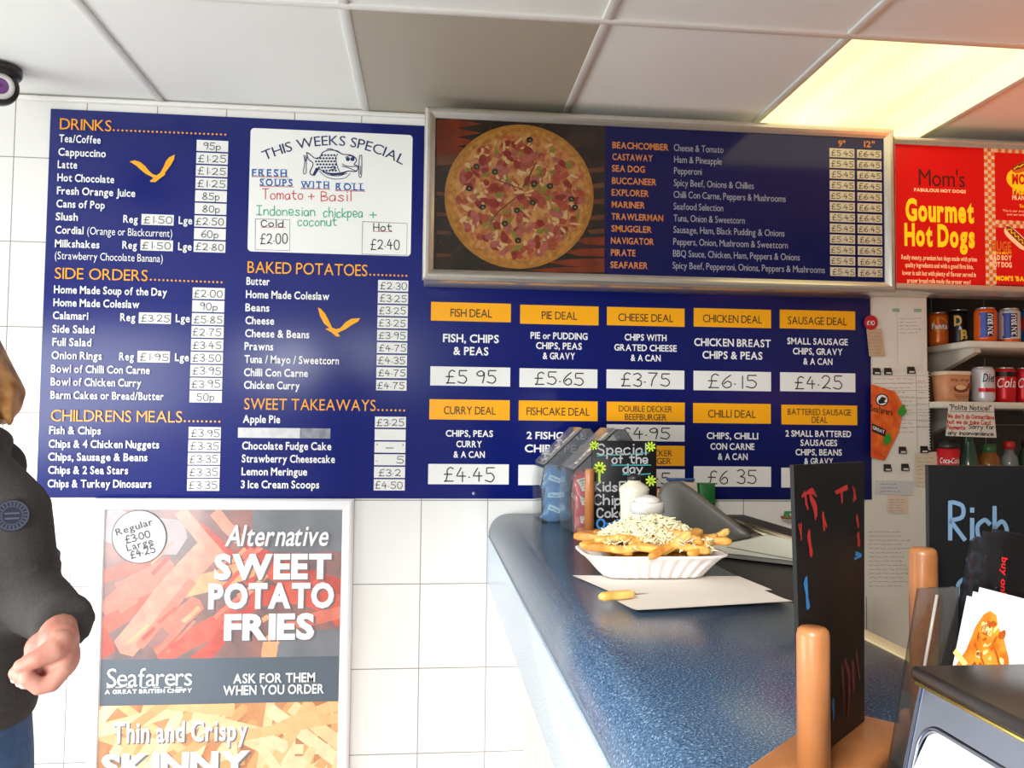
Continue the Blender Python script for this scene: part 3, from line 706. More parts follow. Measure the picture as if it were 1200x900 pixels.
def sausage(cx_, cy_, L, h, rot, ms, mbun):
    for (oy, hh, m, yy) in ((8, h, mbun, y2_), (0, h*.55, ms, y2_-.0003)):
        P = []
        for k in range(20):
            a_ = 2*PI*k/20; X = L/2*math.copysign(abs(math.cos(a_))**.5, math.cos(a_)); Y = hh*math.sin(a_)+oy
            P.append(W(*ch_(cx_+X*math.cos(rot)-Y*math.sin(rot), cy_+X*math.sin(rot)+Y*math.cos(rot)), yy))
        mb.poly(P, m)
    line(mb, [(cx_-L*.4*math.cos(rot)+L*.08*k*math.cos(rot)+(4 if k % 2 else -4), cy_-L*.4*math.sin(rot)+L*.08*k*math.sin(rot)+(-5 if k % 2 else 5)) for k in range(11)], 5, HYL, pxmap(y2_-.0007, ch_))
sausage(715, 250, 170, 24, -.35, HBR, HOR); sausage(665, 605, 150, 26, .75, HBR, HCR)
T(mb, ch_, 'MOM', 637, 348, 735, 48, 'black', HR, y2_); T(mb, ch_, 'FABULOUS', 640, 398, 790, 38, 'black', HYL, y2_); T(mb, ch_, 'FRANKFURTER', 638, 424, 800, 20, 'black', HCR, y2_)
T(mb, ch_, "'Eat more often'", 672, 462, 800, 15, 'bold', HYL, y2_)
for s, x0, yb, x1 in (('This is our traditional hot dog', 592, 482, 800), ('and served in a soft roll', 612, 500, 790)): T(mb, ch_, s, x0, yb, x1, 11, 'thin', HCR, y2_)
T(mb, ch_, 'HUGE', 537, 668, 635, 46, 'black', HOR, y2_); T(mb, ch_, 'LEAN & MEATY', 537, 684, 637, 11, 'bold', HYL, y2_); T(mb, ch_, 'BAD BOY', 533, 712, 637, 23, 'black', HCR, y2_); T(mb, ch_, 'HOT DOG', 533, 746, 637, 24, 'black', HCR, y2_)
T(mb, ch_, "MOM'S 'BAD BOY'", 560, 811, 790, 22, 'black', HYL, y2_); T(mb, ch_, 'A huge long hot dog', 556, 838, 760, 12, 'bold', HMR, y2_)
mb.build('artwork', hb)
# ================================================================ framed fries poster
cP = crop(90, 570, 2.726)
PX0, PX1, PZ1 = W(109.5, 590, -.02).x, W(414.5, 590, -.02).x, W(250, 584.5, -.02).z
PZ0 = PZ1-1.07
po = thing('fries_poster', 'white framed fries poster on the white tiles under the menu board', 'poster', ((PX0+PX1)/2, 0, PZ0))
WF = mat('white_snap_frame', (240, 240, 240), .3)
mb = MB()
rings = [[Vector((PX0+u, y, PZ0+u)), Vector((PX1-u, y, PZ0+u)), Vector((PX1-u, y, PZ1-u)), Vector((PX0+u, y, PZ1-u))] for u, y in ((0, -.001), (0, -.012), (.006, -.02), (.012, -.022), (.03, -.018), (.033, -.013))]
mb.loft(rings, WF, False, False); mb.build('frame', po)
ix0, ix1, iz0, iz1 = PX0+.032, PX1-.032, PZ0+.032, PZ1-.032
mb = MB(); mb.box((ix0-.01, -.011, iz0-.01), (ix1+.01, -.001, iz1+.01), mat('poster_backing', (205, 205, 205), .6)); mb.build('backing', po)
zb1, zb0 = W(*cP(450, 548), -.012).z, W(*cP(450, 694), -.012).z
PCO = .15
def pm(n, c, **k): return mat(n, c, .35, coat=PCO, coat_rough=.12, **k)
def local(px, py): q = W(px, py, -.012); return (q.x, q.z)
LAY = [0]
def stick(mb, x0, y0, x1, y1, w_, m, zlo, zhi, c=cP):
    a, b = Vector(local(*c(x0, y0))), Vector(local(*c(x1, y1))); t = (b-a).normalized(); n = Vector((-t.y, t.x)); h = w_/2.726/385/2
    bend = random.uniform(-.15, .15)*h*2
    P = []
    for k in range(7): q = a.lerp(b, k/6)+n*(h*random.uniform(.88, 1.04)+bend*math.sin(PI*k/6)); P.append((q.x, q.y))
    P.append(tuple(b+t*h*.4))
    for k in range(6, -1, -1): q = a.lerp(b, k/6)-n*(h*random.uniform(.88, 1.04)-bend*math.sin(PI*k/6)); P.append((q.x, q.y))
    P = clip_poly(P, ix0, zlo, ix1, zhi)
    if len(P) > 2: LAY[0] += 1; mb.poly([Vector((p[0], -.0122-LAY[0]*.000008, p[1])) for p in P], m)
def printbase(mb, x0, x1, z0, z1, m): mb.box((x0, -.0121, z0), (x1, -.0111, z1), m)
mb = MB(); printbase(mb, ix0, ix1, zb1, iz1, pm('fries_shadow', (164, 116, 108), noise=.4, nscale=9, rgb2=(116, 100, 98)))
SW = [pm('sweet_%d' % i, c, noise=.18, nscale=30) for i, c in enumerate(((232, 132, 112), (222, 106, 88), (240, 156, 134), (242, 174, 128), (206, 92, 80)))]  # fries print colours paled, glare haze mixed into them
GR_ = pm('bowl_grey', (128, 130, 134), noise=.2, nscale=8)
stick(mb, 560, 120, 850, 130, 150, GR_, zb1, iz1); stick(mb, 640, 520, 850, 520, 120, GR_, zb1, iz1); stick(mb, 90, 120, 330, 160, 110, pm('cloth_grey', (176, 160, 160), noise=.2, nscale=10), zb1, iz1)
for s in ((80, 290, 260, 240, 40, 1), (130, 330, 300, 250, 45, 0), (520, 200, 840, 330, 62, 4), (590, 250, 830, 410, 52, 1), (560, 330, 850, 370, 50, 1), (80, 390, 300, 290, 46, 0), (380, 130, 560, 300, 44, 4), (80, 450, 330, 330, 50, 1), (100, 540, 60, 460, 50, 4), (180, 470, 330, 330, 60, 0),
    (255, 540, 520, 400, 62, 1), (330, 330, 560, 260, 60, 3), (330, 75, 470, 240, 40, 2), (290, 465, 385, 370, 56, 0), (460, 420, 640, 340, 54, 4), (430, 190, 150, 520, 78, 2), (370, 300, 200, 510, 30, 0), (380, 560, 470, 470, 44, 4), (615, 560, 630, 480, 50, 3), (760, 300, 850, 430, 52, 1), (440, 80, 520, 170, 36, 2), (650, 440, 850, 400, 40, 0)):
    stick(mb, *s[:5], SW[s[5]], zb1, iz1)
for k in range(26): x, y = random.uniform(90, 560), random.uniform(200, 540); L = random.uniform(30, 90); stick(mb, x, y, x+L, y-L*random.uniform(.5, 1.2), random.uniform(8, 18), random.choice(SW), zb1, iz1)
mb.build('sweet_potato_print', po)
mb = MB(); printbase(mb, ix0, ix1, zb0, zb1, pm('band_slate', (92, 102, 112))); mb.build('slate_band', po)
mb = MB(); printbase(mb, ix0, ix1, iz0, zb0, pm('skinny_shadow', (208, 150, 104), noise=.25, nscale=12, rgb2=(186, 120, 80)))
SK = [pm('skinny_%d' % i, c, noise=.12, nscale=30) for i, c in enumerate(((242, 208, 158), (236, 190, 134), (246, 220, 176), (224, 168, 112)))]
for k in range(80):
    x, y = random.uniform(40, 860), random.uniform(700, 1150); a = random.choice((random.gauss(-.5, .3), random.gauss(.35, .35), random.gauss(-1.2, .2))); L = random.uniform(180, 420)
    stick(mb, x-L/2*math.cos(a), y-L/2*math.sin(a), x+L/2*math.cos(a), y+L/2*math.sin(a), random.uniform(26, 42), random.choice(SK), iz0, zb0)
for k in range(60):
    x, y = random.uniform(40, 860), random.uniform(1150, 1800); a = random.gauss(0, .7); L = random.uniform(180, 420)
    stick(mb, x-L/2*math.cos(a), y-L/2*math.sin(a), x+L/2*math.cos(a), y+L/2*math.sin(a), random.uniform(26, 42), random.choice(SK), iz0, zb0)
mb.build('skinny_fries_print', po)
PW_ = pm('poster_white', (244, 244, 242)); PG = pm('poster_grey_outline', (120, 112, 116)); PT = pm('poster_text_grey', (64, 62, 66))
y_, yo = -.0142, -.0139
mb = MB()
def TP(s, x0, yb, x1, cap, font, m=PW_, sh=None, tr=0.):
    mb = MB()
    if sh: T(mb, lambda x, y: cP(x+sh, y+sh), s, x0, yb, x1, cap, sh and font, PG, yo, tr)
    T(mb, cP, s, x0, yb, x1, cap, font, m, y_, tr)
    if s == 'Seafarers':
        for X in (96, 125, 160, 206, 246, 280, 318): line(mb, ((X, 642), (X+18, 642)), 3, PW_, pxmap(y_, cP))
    mb.build('lettering', po)
TP('Alternative', 470, 190, 806, 66, 'slant', sh=5, tr=-.06)
TP('SWEET', 434, 294, 816, 78, 'black', sh=5, tr=-.04); TP('POTATO', 416, 388, 824, 78, 'black', sh=5, tr=-.04); TP('FRIES', 465, 488, 762, 80, 'black', sh=5, tr=-.04)
TP('Seafarers', 92, 641, 370, 58, 'thin', tr=-.05); TP('A GREAT BRITISH CHIPPY', 88, 663, 369, 13, 'black')
TP('ASK FOR THEM', 498, 629, 762, 30, 'bold'); TP('WHEN YOU ORDER', 466, 667, 790, 30, 'bold')
TP('Thin and Crispy', 112, 820, 546, 66, 'bold', sh=4, tr=.03); TP('SKINNY', 72, 930, 556, 74, 'black', sh=6, tr=-.04); TP('FRIES', 72, 1025, 480, 74, 'black', sh=6, tr=-.04)
mb = MB(); mc = pxmap(-.0144, cP); PT = mat('sticker_grey', (96, 94, 98), .7); disc(199, 161, 88, 86, PT, mc); disc(199, 161, 85, 83, mat('sticker_white', (238, 238, 236), .7), pxmap(-.0146, cP))
def rot_at(x, y, a, yy=-.015):
    return lambda u, v: W(*cP(x+u*math.cos(a)+v*math.sin(a), y+u*math.sin(a)-v*math.cos(a)), yy)
printed(mb, 'Regular', PT, 'bold', 126, 22, rot_at(126, 158, -.30)); printed(mb, 'Large', PT, 'bold', 90, 22, rot_at(160, 208, -.28))
handwritten(mb, '£3.00', PT, 80, 22, 4.5, rot_at(158, 182, -.26)); handwritten(mb, '£4.25', PT, 80, 22, 4.5, rot_at(174, 230, -.26))
mb.build('price_sticker', po)

# ================================================================ papers on the pillar
cL = crop(990, 320, 3.0)
PAP = mat('paper_white', (226, 220, 208), .7, noise=.04, nscale=10); PAP2 = mat('paper_cream', (214, 198, 170), .7, noise=.06, nscale=14); BROWN = mat('receipt_buff', (196, 164, 130), .7, noise=.08, nscale=20)
PENB = mat('biro_blue', (110, 116, 150), .6); PENR = mat('biro_red', (190, 110, 105), .6); PENK = mat('pencil_grey', (130, 124, 120), .6)
def paper(name, label, pts, y, m=PAP, rows=None, cat='paper', c=cL, group=None):
    """a thin sheet; rows = (x0, y0, x1, y1, n, ink) lines of scrawl"""
    P = [W(*c(*p), y) for p in pts]; ctr = sum(P, Vector())/len(P)
    mb = MB(); mb.prism(P, (0, .0004, 0), m)
    for (x0, y0, x1, y1, n, ink) in rows or ():
        for k in range(n):
            yy = y0+(y1-y0)*k/max(n-1, 1); x = x0; L = x1-random.uniform(0, .25)*(x1-x0)
            while x < L:
                wd = min(random.uniform(9, 26), L-x); pts2 = [(x+wd*i/6, yy+random.uniform(-2.2, 2.2)) for i in range(7)]
                line(mb, pts2, 1.3, ink, pxmap(y-.0003, c), True); x += wd+5
    o = mb.build(name, None); o.data.transform(Matrix.Translation(-ctr)); o.location = ctr
    return tag(o, label, cat, group)
paper('paper_sheet', 'white sheet taped at the top of the pillar under the signs, left one', ((93, 100), (183, 102), (184, 345), (92, 345)), -.0012, rows=None)
paper('paper_sheet', 'handwritten white sheet hanging at the top right of the pillar', ((184, 122), (278, 128), (268, 328), (190, 322)), -.002, rows=((192, 160, 268, 210, 5, PENK),))
for x, z_, s in ((180, 130, 'left'), (256, 131, 'right')): paper('tape_strip', 'pale green tape strip at the %s on top of the pillar sheets' % s, ((x-13, z_-6), (x+13, z_-5), (x+13, z_+7), (x-13, z_+6)), -.0026, mat('tape_green', (140, 176, 158), .4), cat='tape')
paper('receipt', 'small buff receipt hanging below the round red sticker', ((76, 196), (128, 196), (142, 294), (86, 292)), -.0075, BROWN, rows=((84, 212, 130, 280, 7, PENK),))
mb = MB(); P = [W(*cL(92+24*math.cos(k*PI/14), 174+26*math.sin(k*PI/14)), -.0082) for k in range(28)]; mb.prism(P, (0, .0004, 0), mat('sticker_red', (186, 26, 34), .35))
handwritten(mb, '£10', TXT, 26, 14, 2.4, lambda u, v: W(*cL(78+u, 182-v), -.0086)); o = mb.build('round_sticker'); tag(o, 'round red sticker on the pillar edge above a receipt', 'sticker')
n1 = paper('notebook_page', 'spiral notebook page with red writing pinned on the pillar', ((98, 350), (296, 346), (302, 622), (104, 628)), -.003, rows=((106, 372, 246, 560, 13, PENR), (256, 380, 292, 540, 9, PENR)))
mb = MB(); mm = pxmap(-.0036, cL)
for k in range(8): line(mb, ((102, 362+k*26), (297, 360+k*26)), 1, PENK, mm)
line(mb, ((250, 350), (256, 622)), 1.2, PENK, mm)
HOLE = mat('hole_dark', (40, 34, 30), .8)
for k in range(26): x, y = 296+k*.2, 354+k*10.4; mb.poly([W(*cL(x+dx, y+dy), -.0038) for dx, dy in ((-3, -3), (4, -3), (4, 3), (-3, 3))], HOLE)
o = mb.build('ruling', None); o.data.transform(Matrix.Translation(-n1.location)); o.parent = n1
CLIP = mat('clip_black', (26, 26, 28), .4); 
for i, (x, y, s) in enumerate(((112, 345, 'first from the left above the notebook page'), (152, 345, 'second from the left above the notebook page'), (233, 341, 'rightmost above the notebook page'), (203, 622, 'at the lower middle edge of the notebook page'), (279, 620, 'at the lower right corner of the notebook page'), (150, 684, 'on the loose papers below the orange flyer'), (212, 682, 'on the papers under the notebook page'))):
    mb = MB(); a, b = W(*cL(x-13, y-12), -.006), W(*cL(x+13, y+13), -.006)
    mb.prism([Vector((a.x, -.004, a.z)), Vector((a.x, -.010, b.z+.008)), Vector((a.x, -.010, b.z)), Vector((a.x, -.004, b.z))], (b.x-a.x, 0, 0), CLIP)
    t = thing('magnet_clip', 'black clip magnet '+s, 'clip', ((a.x+b.x)/2, 0, b.z), 0, 'clips on the pillar'); mb.build('clip_body', t)
    mb = MB(); mb.box((a.x+.004, -.0108, b.z+.003), (b.x-.004, -.0104, b.z+.008), mat('clip_label_white', (210, 206, 198), .5)); mb.build('label_plate', t)
# orange chicken flyer
FO = mat('flyer_orange', (232, 110, 34), .35, noise=.3, nscale=28, rgb2=(206, 70, 22))
fl = thing('orange_flyer', 'orange food flyer with green leaves tucked at the menu board edge', 'flyer', W(*cL(150, 655), -.012))
mb = MB(); yF = -.0118
mb.prism([W(*cL(*p), yF) for p in ((92, 390), (178, 418), (206, 470), (190, 560), (140, 660), (92, 648))], (0, .0005, 0), FO)
mf = pxmap(yF-.0005, cL); disc(131, 446, 23, 22, mat('flyer_black', (28, 24, 24), .4), mf); disc(131, 446, 19, 18, TXT, pxmap(yF-.0007, cL))
mb.poly([W(*cL(*p), yF-.001) for p in ((116, 452), (130, 434), (146, 440), (138, 452), (148, 456), (122, 460))], MATS['flyer_black'])
mb.poly([W(*cL(*p), yF-.0006) for p in ((96, 528), (146, 552), (142, 576), (96, 556))], MATS['flyer_black'])
printed(mb, 'Seafarers', mat('flyer_brown_text', (70, 30, 14), .5), 'bold', 78, 22, lambda u, v: W(*cL(90+u, 484+u*.22-v), yF-.0007))
printed(mb, 'GREAT', TXT, 'bold', 42, 12, lambda u, v: W(*cL(98+u, 548+u*.42-v), yF-.0009))
mb.build('print', fl)
mb = MB(); LF = mat('leaf_green', (52, 140, 44), .5)
for (x, y) in ((204, 484), (152, 584)):
    mb.prism([W(*cL(x+dx, y+dy), yF-.0014) for dx, dy in ((-20, 4), (-8, -14), (4, -24), (10, -8), (14, 2), (6, 14), (-4, 22), (-14, 14))], (0, .0005, 0), LF)
mb.build('leaf_print', fl)
paper('paper_note', 'small buff note stuck beside the chalkboard on the pillar', ((246, 632), (326, 628), (328, 700), (298, 702), (298, 752), (250, 748)), -.0046, PAP2, rows=((254, 650, 318, 735, 7, PENK),))
paper('paper_sheet', 'loose white sheet under the notebook page on the pillar', ((112, 630), (236, 628), (246, 770), (108, 765)), -.0018)
paper('plastic_pocket', 'clear pocket with blue handwriting low on the pillar', ((108, 728), (244, 732), (238, 782), (106, 776)), -.0034, mat('pocket_grey', (200, 198, 198), .3), rows=((124, 742, 204, 768, 3, mat('biro_ultramarine', (60, 70, 140), .6)),), cat='document pocket')
paper('paper_note', 'pinkish receipt note at the bottom of the pinned pillar papers', ((152, 782), (222, 784), (224, 846), (148, 842)), -.0042, mat('paper_pink', (222, 196, 176), .7), rows=((156, 796, 216, 836, 5, PENK),))
paper('list_sheet', 'big handwritten list sheet low on the pillar behind the black chalkboard', ((72, 800), (290, 803), (288, 1140), (70, 1138)), -.0008, rows=((84, 910, 230, 1100, 14, PENK),))

# ================================================================ recess shelves with cans
SHW = mat('shelf_white', (214, 206, 190), .45, noise=.04, nscale=6)
SX = 2.905; ZS1 = W(1150, 399.5, -.07).z; ZS2 = W(1150, 471, -.07).z; ZS3 = W(1150, 580, -.07).z
for nm, z, lab in (('wall_shelf', ZS1, 'upper white shelf holding orange and black drink cans'), ('wall_shelf', ZS2, 'lower white shelf holding a tub and cola cans'), ('wall_shelf', ZS3, 'third shelf behind the chalkboard, holding bottles and a paper cup')):
    t = thing(nm, lab, 'shelf', (3.3, .1, z-.02), 0, 'shelves in the recess')
    x0 = SX if z == ZS1 else 2.815
    mb = MB(); mb.box((x0, -.07, z-.02), (3.9, .268, z), SHW, .002, 1); mb.build('shelf_board', t)
    mb = MB(); xb = SX+.035
    mb.prism([Vector((xb, .266, z-.0205)), Vector((xb, -.045, z-.0205)), Vector((xb, -.05, z-.034)), Vector((xb, .23, z-.115)), Vector((xb, .266, z-.12))], (.022, 0, 0), SHW); mb.build('bracket', t)
ZB = [0.]
def cyl(cx_, cy_, r):
    zb_ = ZB[0]
    return lambda ang0, z0: (lambda u, v: Vector((cx_+r*math.sin(ang0-.42+u/r), cy_-r*math.cos(ang0-.42+u/r), zb_+z0+v)))
ALM = mat('can_aluminium', (205, 205, 208), .25, .9)
def can(px, y, zs, h, r, m, label, group='drink cans on the shelves'):
    ZB[0] = zs
    x = W(px, 420, y).x; t = thing('drink_can', label, 'drink can', (x, y, zs), 0, group)
    mb = MB(); mb.lathe([(0, .004), (r*.62, .003), (r*.72, 0), (r*.78, .002), (r*.98, .010), (r, .016), (r, h-.016), (r*.97, h-.012), (r*.84, h-.004)], m, 32, (x, y, zs)); mb.build('body', t)
    mb = MB(); mb.lathe([(r*.84, h-.0045), (r*.86, h-.001), (r*.83, h), (r*.79, h-.004), (0, h-.004)], ALM, 32, (x, y, zs)); mb.lathe([(0, h-.0035), (.009, h-.0035), (.009, h-.0028), (0, h-.0028)], ALM, 12, (x, y-.006, zs)); mb.build('lid', t)
    return t, x, cyl(x, y, r+.0006)
def C(rgb, n, **k): return mat(n, rgb, .3, .25, **k)
H_ = .115
t, x, cm = can(1100, .13, ZS1, H_, .033, C((222, 108, 28), 'can_orange', noise=.15, nscale=30), 'orange fruit drink can at the left end of the upper shelf')
mb = MB(); disc(0, 0, .026, .024, mat('can_flash', (240, 170, 60), .35), lambda u, v: cm(0, .07)(u, v), 24); mb.poly([cyl(x, .13, .0341)(0, .052)(u, v) for u, v in ((-.03, -.004), (.0, .004), (.03, .0), (.028, .026), (0, .03), (-.03, .022))], mat('can_navy', (22, 34, 110), .35))
printed(mb, 'Fanta', TXT, 'black', .054, .018, cyl(x, .13, .0346)(-.79, .057)); mb.build('print', t)
t, x, cm = can(1124, .1, ZS1, H_+.006, .0335, C((26, 22, 24), 'can_black'), 'black can with gold lettering on the upper shelf')
mb = MB(); GD = mat('can_gold', (240, 196, 92), .35)
printed(mb, 'D', GD, 'black', .026, .034, cm(-.62, .066)); printed(mb, 'B', GD, 'black', .026, .034, cm(-.05, .018)); printed(mb, '&', TXT, 'black', .012, .012, cm(-.2, .052)); mb.build('print', t)
IB = C((234, 98, 24), 'can_irn_orange')
for px, m, lab in ((1155.5, IB, 'bright orange can with blue panel on the upper shelf'), (1183, C((214, 214, 216), 'can_irn_silver', noise=.05), 'silver can with blue panel and orange foot on the upper shelf')):
    t, x, cm = can(px, 0, ZS1, H_, .0335, m, lab); ca_ = cyl(x, 0, .0341); cb_ = cyl(x, 0, .0346); ca = lambda a, z: ca_(a-.42, z); cb = lambda a, z: cb_(a-.42, z); NV = mat('can_label_blue', (34, 66, 160), .35); mb = MB()
    for (u0, u1, v0, v1, mm_) in ((-.008, .012, .018, .098, NV), (-.012, .012, .09, .098, NV), (-.012, .012, .016, .024, NV), (.009, .033, .02, .096, mat('can_label_navy', (30, 26, 60), .35))):
        for k in range(4): a_, b_ = u0+(u1-u0)*k/4, u0+(u1-u0)*(k+1)/4; mb.poly([ca(0, 0)(u, v) for u, v in ((a_, v0), (b_, v0), (b_, v1), (a_, v1))], mm_)
    if px > 1170:
        for k in range(10): a_, b_ = -.05+.1*k/10, -.05+.1*(k+1)/10; mb.poly([cyl(x, 0, .0339)(0, 0)(u, v) for u, v in ((a_, .004), (b_, .004), (b_, .014), (a_, .014))], IB)
    # the name climbs the side of the can
    printed(mb, 'IRN BRU', TXT, 'bold', .070, .016, lambda u, v: cb(0, 0)(.030-v, .023+u)); mb.build('print', t)
t, x, cm = can(1208, 0, ZS1, H_, .0335, C((40, 96, 150), 'can_blue_red'), 'blue and red can at the right edge of the upper shelf')
mb = MB()
for k in range(8): a_, b_ = -.05+.1*k/8, -.05+.1*(k+1)/8; mb.poly([cyl(x, 0, .034)(0, 0)(u, v) for u, v in ((a_, .045), (b_, .045), (b_, .085), (a_, .085))], mat('can_band_red', (176, 30, 36), .35))
mb.build('print', t)
CR_ = C((200, 18, 28), 'can_red'); CB_ = C((24, 20, 22), 'can_zero_black')
t, x, cm = can(1151.5, 0, ZS2, H_, .0345, C((208, 208, 212), 'can_silver', noise=.04), 'silver diet cola can on the lower shelf')
mb = MB(); printed(mb, 'Diet', INK, 'slant', .044, .026, cm(-.25, .066), -.04)
for k in range(6): a_, b_ = -.02+.06*k/6, -.02+.06*(k+1)/6; mb.poly([cm(0, 0)(u, v) for u, v in ((a_, .034), (b_, .032), (b_, .045), (a_, .047))], CR_)
mb.build('print', t)
t, x, cm = can(1176.5, .01, ZS2, H_, .0335, CR_, 'red cola can with black top on the lower shelf'); mb = MB()
cd = cyl(x, .01, .0339)
for k in range(20): a_, b_ = -.1+.2*k/20, -.1+.2*(k+1)/20; mb.poly([cd(0, 0)(u, v) for u, v in ((a_, .085), (b_, .085), (b_, .1005), (a_, .1005))], CB_)
printed(mb, 'Cola', TXT, 'slant', .06, .03, cyl(x, .01, .0346)(-.85, .05), -.05); mb.build('print', t)
t, x, cm = can(1202, 0, ZS2, H_, .0335, CR_, 'all red cola can at the right edge of the lower shelf'); mb = MB(); printed(mb, 'Coca', TXT, 'slant', .06, .03, cm(-.95, .05), -.05); mb.build('print', t)
# plastic tubs
for px, y, lab, w2 in ((1114.5, -.005, 'peach plastic tub with brown picture on the lower shelf', .05), (1091, .09, 'brown tub half hidden behind the notebook page on the lower shelf', .046)):
    x = W(px, 450, y).x; t = thing('food_tub', lab, 'tub', (x, y, ZS2)); mb = MB()
    def rr(a, z): return [Vector((x+a*math.copysign(abs(math.cos(2*PI*k/32))**.35, math.cos(2*PI*k/32)), y+a*.8*math.copysign(abs(math.sin(2*PI*k/32))**.35, math.sin(2*PI*k/32)), z)) for k in range(32)]
    mb.loft([rr(w2*.84, ZS2+.0005), rr(w2*.97, ZS2+.085)], mat('tub_peach', (214, 150, 110), .45, noise=.1, nscale=20) if px > 1100 else mat('tub_brown', (150, 84, 54), .45, noise=.3, nscale=40)); mb.build('body', t)
    mb = MB(); mb.loft([rr(w2, ZS2+.0855), rr(w2*1.02, ZS2+.088), rr(w2*1.02, ZS2+.095), rr(w2*.97, ZS2+.098)], mat('tub_lid', (220, 196, 166), .4)); mb.build('lid', t)
    if px > 1100:
        mb = MB(); yy = y-w2*.8*1.005; TB = mat('tub_print', (110, 56, 34), .5); q = lambda u, v: Vector((x+u, yy-.0012+(v-.08)*.07, ZS2+v))
        disc(.004, .042, .024, .013, TB, q, 20); disc(.004, .046, .018, .008, mat('tub_print_pale', (226, 180, 140), .5), lambda u, v: q(u, v)+Vector((0, -.0004, 0)), 16); disc(.034, .05, .008, .01, TB, q, 12)
        for k in range(4): line(mb, ((-.02+k*.003, .022-k*.004), (.03-k*.003, .022-k*.004)), .0016, TB, q)
        handwritten(mb, 'chip shop', TB, .06, .009, .0014, lambda u, v: q(u-.028, v+.066)); mb.build('print', t)
# cup and bottles of the third shelf
x = W(1111.5, 545, -.02).x; t = thing('paper_cup', 'red cola paper cup with black lid on the bottom shelf', 'cup', (x, -.02, ZS3)); hC = W(1111, 524, -.02).z-ZS3
mb = MB(); mb.lathe([(0, 0), (.026, 0), (.035, hC), (0, hC)], mat('cup_red', (196, 20, 28), .4), 32, (x, -.02, ZS3)); mb.build('body', t)
mb = MB(); mb.lathe([(.0355, hC-.004), (.0365, hC), (.0365, hC+.008), (.033, hC+.012), (.031, hC+.022), (0, hC+.022)], BLK, 32, (x, -.02, ZS3)); mb.build('lid', t)
ZB[0] = ZS3; mb = MB(); printed(mb, 'Coca-Cola', TXT, 'slant', .062, .017, cyl(x, -.02, .0352)(-.9, hC-.05), -.03); mb.build('print', t)
def bottle(px, y, prof, m, lab, cap=None, capm=None, name='bottle'):
    x = W(px, 540, y).x; t = thing(name, lab, 'bottle', (x, y, ZS3)); mb = MB(); mb.lathe(prof, m, 28, (x, y, ZS3)); mb.build('body', t)
    if cap: mb = MB(); mb.lathe(cap, capm, 24, (x, y, ZS3)); mb.build('cap', t)
z5 = W(1135, 505, 0).z-ZS3
bottle(1135, 0, [(0, 0), (.033, 0), (.034, .09), (.026, z5*.6), (.014, z5*.9), (.013, z5+.02), (0, z5+.02)], mat('bottle_green_glass', (58, 84, 66), .12, noise=.2), 'green glass bottle behind the taped notice', [(.0135, z5+.0205), (.0145, z5+.021), (.0145, z5+.035), (0, z5+.035)], mat('cap_green', (60, 90, 60), .4))
bottle(1159, .01, [(0, 0), (.028, 0), (.034, .04), (.036, .08), (.03, .115), (.022, .128), (.02, .15), (0, .15)], mat('bottle_amber', (140, 86, 30), .15, noise=.2), 'round amber bottle with green top on the bottom shelf', [(.0215, .1305), (.0225, .132), (.0225, .158), (0, .158)], mat('cap_dark_green', (54, 96, 50), .4))
bottle(1183, .0, [(0, 0), (.026, 0), (.027, .09), (.024, .115), (.015, .13), (.014, .142), (0, .142)], mat('bottle_smoke', (118, 124, 122), .1, noise=.2), 'small clear grey bottle with red cap on the bottom shelf', [(.0155, .1425), (.0165, .143), (.0165, .165), (.012, .168), (0, .168)], mat('cap_red', (190, 34, 26), .4))
bottle(1203, .0, [(0, 0), (.026, 0), (.027, .09), (.02, .13), (.014, .15), (0, .15)], mat('bottle_dark_green', (40, 56, 44), .12), 'dark bottle at the right end of the bottom shelf', [(.0145, .1505), (.0155, .151), (.0155, .17), (0, .17)], BLK)
# polite notice
cN = crop(1080, 420, 6.425); yn = -.0745
mb = MB(); mb.prism([W(*cN(*p), yn) for p in ((205, 335), (542, 350), (564, 598), (180, 583))], (0, .0004, 0), PAP)
ctr = W(*cN(380, 590), yn); mn = lambda x0, yb, sl=.03: (lambda u, v: W(*cN(x0+u, yb-v+sl*u), yn-.0004)); NR = mat('notice_red', (206, 46, 36), .5)
for s, x0, yb, wd, cap, ink in (('"Polite Notice!"', 212, 385, 310, 38, INK), ("We don't do Contactless", 200, 448, 345, 30, NR), ('but we do take Card', 196, 490, 320, 30, NR), ('Payments.', 192, 532, 140, 30, NR), ('Sorry for', 356, 528, 188, 32, INK), ('any inconvenience.', 200, 572, 345, 28, INK)):
    handwritten(mb, s, ink, wd, cap, 6, mn(x0, yb))
line(mb, ((215, 398), (540, 404)), 4, INK, lambda u, v: W(*cN(u, v), yn-.0004))
o = mb.build('polite_notice'); o.data.transform(Matrix.Translation(-ctr)); o.location = ctr; tag(o, 'white handwritten polite notice taped to the lower shelf edge', 'notice')
